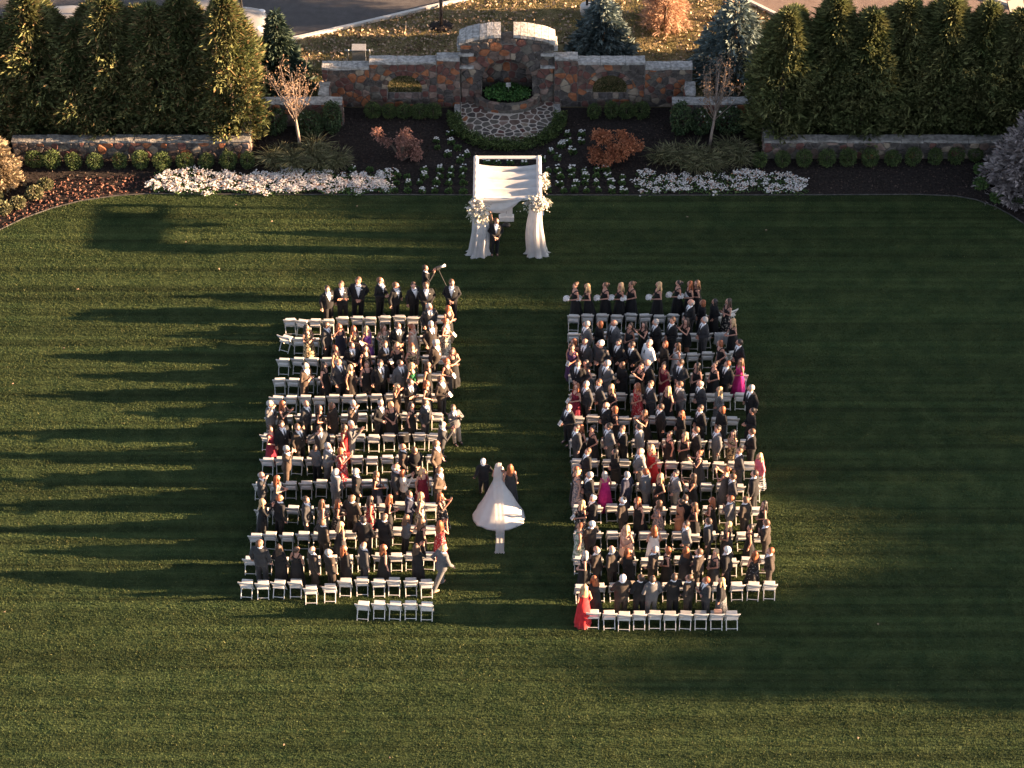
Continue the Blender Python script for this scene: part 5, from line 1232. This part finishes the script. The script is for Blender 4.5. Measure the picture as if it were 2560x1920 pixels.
# x, y of the head in the survey crop; kind; outfit; hair.style; optional pose / @angle / +wide / =under
GUESTS = {
 'L': {0: (1, 'm', '668,330,b,bk,dk.s,d,@-60 822,300,b,bk,br.s,x,@-75 975,248,b,bk,br.s,c,@-85,+1.14 1215,258,b,bk,br.s,h,@-35 1378,288,b,bk,br.s,d,@-40 1585,278,b,bk,dk.s,d,@-60 1740,300,b,bk,br.s,c,@-80 1988,288,b,bk,br.s,c,@-85'),
       1: (1, 'm', '1755,525,m,ch,gy.s,c,@-70 1935,555,w,bk,rd.o,x,@-40'),
       2: (1, 'm', '470,770,w,gd,bk.l,x,@-50 650,725,m,ch,dk.s,d,@-15 795,740,w,nv,rd.l,s,@-50 960,770,w,gd,rd.l,h,@-45 1085,760,w,pu,bl.l,c,@-40 1275,745,w,le,br.l,c,@-70 1425,730,m,bk,dk.s,c,@-60 1580,750,w,cr,rd.u,d,@-30 1765,715,m,dn,gy.s,c,@-50 1915,700,w,le,rd.u,h,@-20'),
       3: (1, 'm', '760,980,w,gd,rd.u,c,@-30 935,970,m,bk,dk.s,c,@-60 1070,985,w,bk,dk.l,d,@-40 1275,950,m,dn,br.s,h,@-50 1410,975,w,bk,bl.l,c,@-70 1560,960,w,gd,rd.u,c,@-50 1785,920,m,dn,gy.s,d,@-20,+1.08 2000,1005,w,bk,br.l,x,@-75'),
       4: (1, 'm', '395,1145,m,br,gy.p,c,@-35 635,1180,w,bk,bk.l,d,@-20 795,1175,m,ch,gy.n,c,@-40 910,1210,w,dn,bl.l,d,@-40 1075,1215,k,bk,br.o,c,@-70 1215,1130,m,bk,dk.s,c,@-60,+1.08 1445,1180,m,gy,dk.s,c,@-50 1565,1180,w,gr,bl.l,c,@-30 1725,1150,w,bk,dk.l,d,@-20 1925,1120,w,dn,rd.u,h,@-40'),
       5: (1, 'm', '1370,1370,w,br,bl.l,s,@-30 1540,1320,m,bk,dk.s,c,@-50 1720,1345,w,bk,rd.l,c,@-20 1885,1310,m,dn,br.s,h,@-25'),
       6: (2, 'm', '130,125,m,gy,gy.s,s,@-25 245,205,w,dn,rd.l,p,@-20 505,105,m,ch,gy.n,d,@-20 640,170,w,bk,bk.l,c,@0 800,135,j,dn,br.o,c,@-30 990,125,m,br,gy.s,s,@-20 1280,130,m,bk,gy.p,c,@-45 1425,170,w,bk,bl.o,c,@-60 1620,200,w,bk,bk.l,d,@-20 1785,140,m,ch,dk.s,c,@-40'),
       7: (2, 'm', '140,420,w,bu,dk.u,c,@-10 265,390,m,bk,dk.s,d,@-45 450,395,m,dn,br.s,c,@-35 680,400,m,ch,dk.s,s,@-80 930,360,w,rd,dk.l,d,@-15 990,385,s,gy,gy.s,p,@-10,=lg 1950,375,m,ch,gy.p,p,@5'),
       8: (2, 'm', '285,645,m,br,gy.s,s,@-10 635,580,t,gy,dk.u,c,@60,=bk 730,560,m,lg,gy.s,h,@-10,=gy,+1.05 900,610,w,rf,rd.o,p,@-20 1555,580,m,dn,gy.n,c,@0 1705,605,j,bk,br.o,c,@-70 1910,590,m,br,br.s,c,@-20,=bk'),
       9: (2, 'm', '40,885,m,ch,gy.n,s,@-10 190,930,w,gy,rd.l,h,@0 820,905,m,gy,gy.s,c,@20,+1.06 1050,865,m,bk,gy.s,c,@0 1275,865,w,nv,br.l,h,@-5 1490,800,m,ch,gy.n,d,@-10,+1.16 1560,905,t,cr,rd.o,p,@15,=bk 1755,845,w,bu,bl.l,d,@-60 1910,860,m,br,br.s,c,@-10,=dn'),
       10: (2, 'm', '30,1165,j,bk,bl.l,p,@10 210,1175,m,bk,rd.s,d,@40 515,1170,m,ch,dk.s,d,@0 680,1185,w,sq,br.l,c,@10 835,1195,w,bf,rd.l,h,@0 1010,1130,m,dn,br.s,c,@60,+1.06 1190,1145,w,rf,bk.l,c,@10 1365,1135,w,bk,rd.l,h,@10 1630,1080,m,nv,dk.s,c,@-10 1730,1145,w,le,bl.l,c,@0 1985,1100,w,bf,rd.l,p,@-15'),
       11: (3, 'm', '880,485,m,dn,br.s,c,@40 1040,465,w,ch,bl.l,c,@30 1305,390,m,bk,bk.s,c,@80,+1.08 1490,385,m,bk,dk.s,c,@60,+1.05 1690,390,t,gy,br.l,c,@20,=bk 1840,435,w,bk,br.l,c,@40 2050,455,w,rf,rd.l,p,@60'),
       12: (3, 'm', '270,635,m,ch,br.s,d,@80,+1.08 465,715,j,bk,dk.l,c,@70 615,710,w,bk,dk.u,c,@60 800,695,m,dn,gy.n,c,@30 970,690,m,dn,gy.s,c,@30 1115,670,j,bk,rd.l,c,@40 1285,690,m,ch,gy.n,c,@30 1485,710,w,bk,rd.l,d,@30 1835,735,j,bk,dk.l,p,@60 2028,705,m,gy,bl.s,w,@35,+1.05')},
 'R': {0: (4, 'w', '250,208,w,bk,br.u,h,@195 385,212,w,bk,bl.l,h,@185 540,207,w,bk,br.u,h,@205 675,207,w,bk,bl.l,h,@200 795,232,w,bk,br.u,h,@215 1050,218,w,bk,bl.l,h,@195 1255,182,w,bk,bk.u,h,@190 1375,198,w,bk,rd.l,h,@190 1465,178,w,bk,br.l,h,@190'),
       1: (4, 'm', '1375,425,m,bk,gy.n,c,@200 1488,415,j,bk,rd.o,c,@200 1615,378,j,bk,bk.o,c,@200 1735,378,w,bf,dk.l,c,@205'),
       2: (4, 'm', '350,578,m,gy,gy.s,d,@215 470,605,j,bk,rd.o,h,@205 612,598,m,gy,gy.n,c,@215 770,608,w,ch,dk.o,c,@205 940,668,w,bk,bk.l,p,@200 1060,613,m,bk,gy.s,c,@205 1195,613,m,bk,br.s,c,@210 1350,555,k,bk,dk.l,p,@205 1510,598,m,ch,gy.s,c,@205 1815,558,w,bk,bl.l,h,@210'),
       3: (4, 'm', '225,760,w,bk,rd.o,c,@235 330,798,m,ch,gy.n,c,@225 500,772,s,ch,wh.s,c,@235,+1.18,=bk 670,822,m,bk,bk.s,c,@220 835,797,m,bk,dk.s,c,@215 955,797,s,wh,gy.s,c,@215,+1.12,=bk 1120,842,j,bk,rd.o,c,@200 1245,815,w,wh,br.l,h,@190 1710,808,w,bk,rd.o,c,@205 1880,793,m,bk,bk.s,c,@205'),
       4: (4, 'm', '210,832,w,dp,dk.u,h,@240 265,978,m,bk,dk.s,c,@235 370,993,w,gy,bk.l,c,@205 525,988,m,gy,gy.s,c,@230,+1.06 705,978,j,bk,br.o,c,@225 875,1008,w,bk,dk.u,p,@210 975,998,m,bk,gy.n,c,@220 1140,1052,w,bu,br.u,c,@230 1285,983,m,ch,dk.s,c,@225 1440,1018,w,bk,bk.l,c,@205 1605,983,w,bk,dk.u,c,@210 1715,1033,m,bk,rd.s,c,@225 1860,968,w,mg,br.l,h,@205'),
       5: (4, 'm', '230,1238,w,bu,rd.l,h,@205 355,1213,m,ch,gy.s,c,@215 505,1183,m,ch,br.s,c,@205 620,1262,w,bk,bl.l,c,@215 870,1283,w,rf,rd.l,c,@200 990,1223,m,ch,br.s,c,@205 1150,1242,w,bk,bl.l,c,@220 1285,1183,m,gy,br.s,c,@215 1510,1178,m,ch,gy.n,c,@210 1665,1232,j,sq,bl.l,c,@200 1990,1213,m,bk,gy.s,c,@210'),
       6: (4, 'm', '165,1408,m,bk,gy.n,h,@225 295,1535,w,bk,rd.l,c,@215 560,1383,m,bk,gy.n,c,@200 635,1428,w,bk,rd.o,c,@195 945,1473,w,bk,br.l,p,@205 1095,1413,m,bk,dk.s,c,@200 1295,1458,j,bk,rd.l,c,@200 1495,1403,m,bk,dk.s,c,@200 1690,1530,j,bk,rd.o,c,@215 1975,1453,j,bk,bk.u,h,@195'),
       7: (5, 'm', '250,362,m,ch,dk.s,c,@205 410,412,w,bk,bk.u,c,@200 580,382,m,gy,dk.p,c,@205 720,407,m,bk,br.s,x,@210 890,338,m,lg,bk.s,d,@195 1005,478,w,rd,bl.l,c,@215 1180,402,w,bk,br.u,c,@200 1330,418,w,bk,bl.l,c,@200 1455,403,m,bk,br.s,c,@205 1640,373,m,gy,dk.p,c,@200 1810,412,w,gd,bk.l,x,@215 1985,393,m,bk,br.s,c,@200'),
       8: (5, 'm', '335,582,m,bk,br.s,c,@195 250,692,w,bk,rd.l,d,@195 650,612,j,bk,bk.l,c,@205 885,607,m,lg,gy.n,c,@195,+1.12 1480,683,w,ch,rd.u,p,@190 1715,703,w,gy,rd.u,p,@150 1880,633,m,ch,br.p,c,@190 2085,638,j,pk,bl.l,c,@200,=zs'),
       9: (5, 'm', '275,882,w,ff,bl.u,d,@190 375,828,m,bk,gy.s,c,@195 535,842,w,mg,gy.o,d,@120 745,853,m,nv,gy.s,c,@150 960,818,m,gy,rd.s,c,@150,+1.08 1075,842,w,bk,bl.l,c,@195 1225,813,m,lg,bk.s,c,@200 1400,833,w,bk,dk.l,p,@185 1815,828,m,ch,br.s,c,@180 2030,905,m,bk,dk.s,d,@150'),
       10: (5, 'm', '300,1112,w,bf,bl.l,h,@200 415,1082,m,bk,wh.p,c,@190 725,1088,m,dn,wh.p,c,@150 895,1062,w,bk,rd.l,c,@220 1065,1122,w,ff,br.l,c,@180 1280,1088,j,co,dk.u,c,@170 1330,1082,m,bk,dk.s,c,@120 1430,1112,w,bk,br.l,c,@185 1590,1132,w,bk,rd.l,c,@150 1780,1048,m,gy,rd.s,c,@160 1930,1093,m,dn,br.s,c,@150 2100,1098,w,bk,bk.l,c,@180'),
       11: (5, 'm', '285,1382,w,gf,rd.u,c,@180 370,1352,m,dn,wh.s,c,@130 755,1362,w,pe,bl.l,c,@230,+1.1 1010,1385,w,wh,rd.l,c,@100 1370,1312,m,gy,dk.s,c,@180 1570,1288,m,ch,dk.s,c,@175 1745,1308,w,ch,bl.l,c,@170 1975,1332,w,bk,bk.u,c,@170 2145,1333,m,dn,br.s,c,@160'),
       12: (6, 'm', '240,670,w,bk,gy.l,c,@180 385,652,m,dn,gy.n,c,@160 535,652,m,dn,gy.n,c,@140 705,668,j,bk,rd.l,c,@130 905,612,m,dn,gy.s,c,@165 1075,612,w,bk,rd.o,c,@170 1245,642,j,ch,rd.l,c,@110 1390,632,m,dn,br.s,c,@150 1530,632,w,ch,bl.o,c,@185 1680,597,m,bk,wh.s,c,@165,+1.1 1920,652,w,bd,rd.l,c,@110 2095,627,m,dn,rd.s,c,@165,+1.06'),
       13: (6, 'm', '230,1000,w,rd,bl.l,c,@120 370,972,j,bk,rd.l,c,@140 610,912,m,dn,wh.s,c,@110,+1.1 795,922,m,bk,dk.s,c,@100,+1.06 915,935,m,gy,dk.s,c,@100 1130,927,m,bk,dk.s,c,@120 1285,922,m,dn,br.s,c,@140 1465,912,m,ch,rd.s,c,@200 1620,928,j,bk,bl.l,c,@170,=sq')}}
random.seed(21)
def free_y(x, y):
    """step out of any chair one would stand in"""
    for _ in range(3):
        for cx, cy, *_r in CHAIRS:
            if abs(cx - x) < .34 and -.42 < y - cy < .44:
                y = cy + .44 if y > cy - .05 else cy - .42
    return y
ITEMS = []
for blk in 'LR':
    for r, (z, _d, txt) in GUESTS[blk].items():
        recs = []
        for tok in txt.split():
            q = tok.split(','); px, py = ZP(z, float(q[0]), float(q[1])); kind, out = q[2], q[3]; hair, style = q[4].split('.'); pose = 'c'; ang = None; wide = 1.0; under = None
            for t in q[5:]:
                if t[0] == '@': ang = float(t[1:])
                elif t[0] == '+': wide = float(t[1:])
                elif t[0] == '=': under = t[1:]
                else: pose = t
            if pose == 'c' and r > 0: pose = random.choices('cdkx', (5, 2.5, 2.5, .6))[0]
            f = kind in 'wkjt'; h = random.uniform(1.74, 1.83) if f else random.uniform(1.84, 1.94); wide *= 1.04 if f else 1.10
            x_, y_ = G(px, py, 1.645 * h / 1.76); y_ = free_y(x_, y_)
            recs.append(dict(x=x_, y=y_, ang=R(ang + random.uniform(-8, 8)), kind=kind, out=out, hair=hair, style=style, pose=pose, h=h, wide=wide, under=under, skin=random.choice((0, 0, 0, 1, 1)), belly=.07 if wide > 1.18 else 0.0))
        recs.sort(key=lambda d: abs(d['x'] + .2))
        for i, d in enumerate(recs):
            e = person(d['x'], d['y'], d['ang'], d['kind'], d['out'], d['hair'], d['style'], d['pose'], d['h'], d['skin'], d['wide'], d['belly'], M_TAN if d['pose'] == 'w' else None, d['under'])
            what = {'m': 'suit', 'b': 'tuxedo with white boutonniere', 's': 'shirt', 'w': 'dress', 'k': 'short dress', 'j': 'jacket', 't': 'top'}[d['kind']]; hn = HAIRC[d['hair']][0]
            if r == 0:
                lab = ('person in black tuxedo with boutonniere, %s groomsman from the aisle%s' % (nth(i + 1), POSEW[d['pose']]) if blk == 'L' else 'person in black gown with white bouquet, %s bridesmaid from the aisle' % nth(i + 1))
                grp = 'groomsmen in front of the chairs' if blk == 'L' else 'bridesmaids in front of the chairs'
            else:
                lab = "person with %s hair in %s %s, %s from aisle in row %s, %s" % (hn, OUT[d['out']][0].split(' ')[0], what.split(' ')[0], nth(i + 1), nth(r), SIDEW[blk]); grp = 'guests standing among the chairs'
            tag(e, lab, 'person', grp); ITEMS.append((e, d, blk, r, i))
# things held in hands
def local(e, p): return Matrix.Translation(e.location) @ e.rotation_euler.to_matrix().to_4x4() @ Matrix.Diagonal((*e.scale, 1)) @ Vector(p)
def bouquet_mesh():
    random.seed(3); mb = MB()
    for k in range(34):
        d = Vector(rdir(1)[0]); d.z = abs(d.z) * .8 - .1; mb.ell(d * .10, (.036, .036, .03), 8, 5, Matrix.Rotation(random.uniform(0, 3), 3, 'Y'))
    return mb
BQ = bouquet_mesh().mesh('blooms', True); BQ.materials.append(M_BLOOM)
mb = MB(); mb.tube([(0, 0, -.22), (0, 0, .0)], [.018, .03], 8); BST = mb.mesh('stems', True); BST.materials.append(M_BED)
mb = MB(); mb.box((0, 0, 0), (.012, .078, .155)); PHO = mb.mesh('phone'); PHO.materials.append(M_PHONE)
mb = MB(); mb.box((0, 0, 0), (.006, .13, .20)); PRG = mb.mesh('program'); PRG.materials.append(M_PAPER)
for e, d, blk, r, i in ITEMS:
    if blk == 'R' and r == 0:
        p = local(e, (.34, 0, 1.12)); b = empty('bouquet', p, random.uniform(0, 6), 1.15); b.rotation_euler = (0, R(20), e.rotation_euler.z)
        obj('blooms', BQ, b); obj('stems', BST, b); tag(b, 'round white bouquet held by the %s bridesmaid from the aisle' % nth(i + 1), 'bouquet', 'bridesmaids bouquets')
    elif d['pose'] == 'p':
        o = obj('phone', PHO, None, None, local(e, (.36, .01, 1.53)), (0, R(-10), e.rotation_euler.z)); tag(o, "dark phone held up in row %s, %s guest from aisle, %s" % (nth(r), nth(i + 1), SIDEW[blk]), 'phone', 'phones held up by guests')
    elif d['pose'] == 'h' and r > 0 and i % 2 == 0:
        o = obj('program', PRG, None, None, local(e, (.33, 0, 1.12)), (0, R(-40), e.rotation_euler.z)); tag(o, "white paper program held in row %s, %s guest from aisle, %s" % (nth(r), nth(i + 1), SIDEW[blk]), 'program', 'paper programs held by guests')

# groom, officiant, photographers, parents, bride
def special(px, py, h, ang, kind, out, hair, style, pose, label, **kw):
    x_, y_ = G(px, py, 1.645 * h / 1.76); e = person(x_, y_, R(ang), kind, out, hair, style, pose, h, 0, **kw); tag(e, label, 'person'); return e
special(1235, 548, 1.84, -82, 'b', 'bk', 'br', 's', 'c', 'groom in black tuxedo waiting with clasped hands under the canopy')
special(1219, 513, 1.72, -30, 'w', 'bk', 'bk', 'l', 'd', 'person in black dress half hidden behind the canopy flowers, beside the groom')
e = special(1063, 667, 1.80, 5, 'm', 'bk', 'dk', 's', 'p', 'person in dark jacket filming with a camera on a tall monopod')
v = empty('video_camera', local(e, (.48, 0, 1.60)), R(30)); tag(v, 'pale long-lens video camera on a slanting black monopod', 'camera')
mb = MB(); mb.box((0, 0, 0), (.16, .10, .11)); mb.build('camera_body', M_IRON, v)
mb = MB(); mb.tube([(.08, 0, 0), (.20, 0, .01), (.30, 0, .015)], [.045, .05, .055], 12); mb.build('lens', M_PAPER, v, True)
mb = MB(); mb.tube([(0, 0, -.05), (.42, -.55, -v.location.z + .02)], [.014, .012], 8); mb.build('monopod', M_IRON, v)
e = special(1142, 1021, 1.80, -60, 'm', 'gy', 'br', 's', 'p', 'person in grey jacket and khaki trousers photographing from the aisle edge', under='be')
v = empty('photo_camera', local(e, (.36, 0, 1.45)), e.rotation_euler.z); tag(v, 'black photo camera in the hands of the photographer by the aisle', 'camera')
mb = MB(); mb.box((0, 0, 0), (.07, .15, .10)); mb.box((0, 0, .06), (.05, .06, .04)); mb.build('camera_body', M_IRON, v); mb = MB(); mb.tube([(.03, 0, 0), (.14, 0, 0)], [.04, .045], 12); mb.build('lens', M_IRON, v, True)
special(1209, 1153, 1.82, 92, 'm', 'bk', 'wh', 's', 'w', 'person with white hair in black suit walking at one arm of the bride')
special(1276, 1168, 1.72, 92, 'w', 'ch', 'rd', 'l', 'd', 'person with long auburn hair in dark grey gown walking beside the bride')
bx, by = BRIDE; br = empty('person', (bx, by, 0), R(90), .97); tag(br, 'bride in wide white gown with trailing veil, walking up the grass aisle', 'person')
obj('body', cached(body_mesh, True, 'h', 0), br, [SKIN[0]]); obj('hair', cached(hair_mesh, 'l'), br, [HAIR['dk']])
M_SATIN = fab('bridal_satin', (.46, .45, .44), (.52, .51, .50), 3, rough=.55)
lv = [(a, b, z, rx, ry) for a, b, z, rx, ry in torso_levels(True, .014, 1.0, 1.33)]
mb = MB(); rs = []
for cx, z, rb, rf, ry in [(-1.08, .02, .58, 1.20, .93), (-1.05, .07, .55, 1.15, .89), (-.85, .22, .47, .95, .73), (-.58, .42, .38, .72, .55), (-.34, .62, .31, .50, .41), (-.15, .80, .24, .32, .29), (-.03, .92, .18, .19, .21)]:
    ring = []
    for k in range(80):
        a_ = 2 * math.pi * k / 80; q = 1 + (1 - z) * (.022 * math.sin(9 * a_ + 1) + .016 * math.sin(15 * a_) + .012 * math.sin(4 * a_ + 2))
        ring.append((cx + (rf if math.cos(a_) > 0 else rb) * q * math.cos(a_), ry * q * math.sin(a_), z))
    rs.append(ring)
for cx, cy, z, rx, ry in lv: rs.append([(cx + rx * math.cos(2 * math.pi * k / 80), ry * math.sin(2 * math.pi * k / 80), z) for k in range(80)])
mb.rings(rs); mb.build('gown', M_SATIN, br, True); obj('straps', cached(straps_mesh), br, [M_SATIN])
path = [(-.02, 1.775, .10), (-.10, 1.76, .11), (-.17, 1.62, .12), (-.19, 1.42, .14), (-.20, 1.20, .15), (-.24, 1.02, .16), (-.46, .90, .17), (-.74, .70, .19), (-1.08, .50, .20), (-1.44, .30, .21), (-1.70, .16, .20), (-1.84, .06, .19), (-2.2, .03, .18), (-2.7, .03, .19), (-2.82, .03, .20)]
def veil(u, v):
    t = v * (len(path) - 1); i = min(int(t), len(path) - 2); f = t - i; a, b = path[i], path[i + 1]
    x_ = a[0] + (b[0] - a[0]) * f; z_ = a[1] + (b[1] - a[1]) * f; w_ = a[2] + (b[2] - a[2]) * f; s = 2 * u - 1
    return (x_ - (.03 * math.sin(s * 14) if v > .96 else 0), s * w_ * (.82 if v > .5 else 1) * (1 + .25 * max(0, v - .93) / .07) + .05 * math.sin(v * 6), z_ + .004 * math.sin(s * 7 + v * 3) + .02 - .03 * s * s * (1 if v < .3 else 0) + (.02 if v > .4 else 0))
sheet_grid('veil', veil, 26, 90, sheer('veil_tulle', (.66, .645, .63), .72), br, 0)
b = empty('bouquet', local(br, (.34, 0, 1.12)), 0, 1.3); obj('blooms', BQ, b); obj('stems', BST, b); tag(b, 'white bouquet carried by the bride in front of her gown', 'bouquet')

# things left on and between the chairs
for px, py, rot in ((1793, 1534, 0), (1480, 1532, 20)): pass
x_, y_ = G(1795, 1531, .48); mb = MB(); mb.box((0, 0, .04), (.26, .15, .10)); mb.tube([(-.1, 0, .09), (-.05, 0, .16), (.05, 0, .16), (.1, 0, .09)], .008, 6); o = mb.build('clutch_bag', OUT['pe'][1]); o.location = (x_, y_, .475); tag(o, 'small peach handbag left on a last-row chair seat', 'bag')
x_, y_ = G(1576, 1462, .48); mb = MB(); mb.box((0, 0, .05), (.30, .18, .12)); o = mb.build('clutch_bag', OUT['be'][1]); o.location = (x_, y_, .475); tag(o, 'tan handbag resting on a chair in the thirteenth row', 'bag')
x_, y_ = G(1015, 1213, .48); 
sh = G(1009, 1098, .77); mb = MB()
mb.add([(-.19, -.27, .42), (.19, -.27, .44), (.21, -.255, .80), (-.21, -.255, .80), (-.20, -.20, .80), (.20, -.20, .80), (.19, -.12, .52), (-.18, -.12, .50)], [(0, 1, 2, 3), (3, 2, 5, 4), (4, 5, 6, 7)])
o = mb.build('draped_jacket', OUT['bk'][1], None, True); sm = o.modifiers.new('t', 'SOLIDIFY'); sm.thickness = .015; o.location = (sh[0], sh[1] + .235, 0); tag(o, "black jacket hung over an empty seventh-row chair back, groomsmen's side", 'jacket')
# nearest chair carries it
o.location.x, o.location.y = min(((c[0], c[1]) for c in CHAIRS), key=lambda c: (c[0] - o.location.x) ** 2 + (c[1] - o.location.y) ** 2)
sh = G(1800, 842, .77); c = min(((c[0], c[1]) for c in CHAIRS if c[2] == 'R'), key=lambda c: (c[0] - sh[0]) ** 2 + (c[1] - sh[1] - .2) ** 2)
def shawl(u, v):
    s = 2 * u - 1; t = v
    if t < .5: return (s * .26, -.275 - .02 * math.sin(s * 9), .30 + t * 1.0 + .01 * math.sin(s * 12))
    return (s * (.26 - .05 * (t - .5)), -.25 + (t - .5) * .55, .805 - .30 * (t - .5) + .01 * math.sin(s * 12))
o = sheet_grid('draped_shawl', shawl, 16, 16, M_CLOTH, None, .006); o.location = (c[0], c[1], 0); tag(o, 'pale shawl draped over a chair at the outer end of second row', 'shawl')

random.seed(31)
for i in random.sample(range(len(CHAIRS)), 26):
    cx, cy, blk, r = CHAIRS[i]
    if any(abs(d['x'] - cx) < .2 and 0 < d['y'] - cy < .5 for _, d, *_q in ITEMS) and random.random() < .6: continue
    row = [c for c in CHAIRS if c[2] == blk and c[3] == r]; row.sort(key=lambda c: abs(c[0] + .2)); k = row.index(CHAIRS[i]) + 1
    o = obj('program', PRG, None, None, (cx + random.uniform(-.05, .05), cy + .06, .487), (0, R(90), random.uniform(0, 3))); tag(o, "paper program lying on seat, %s chair from aisle, row %s, %s" % (nth(k), nth(r + 1), SIDEW[blk]), 'program', 'paper programs left on seats')
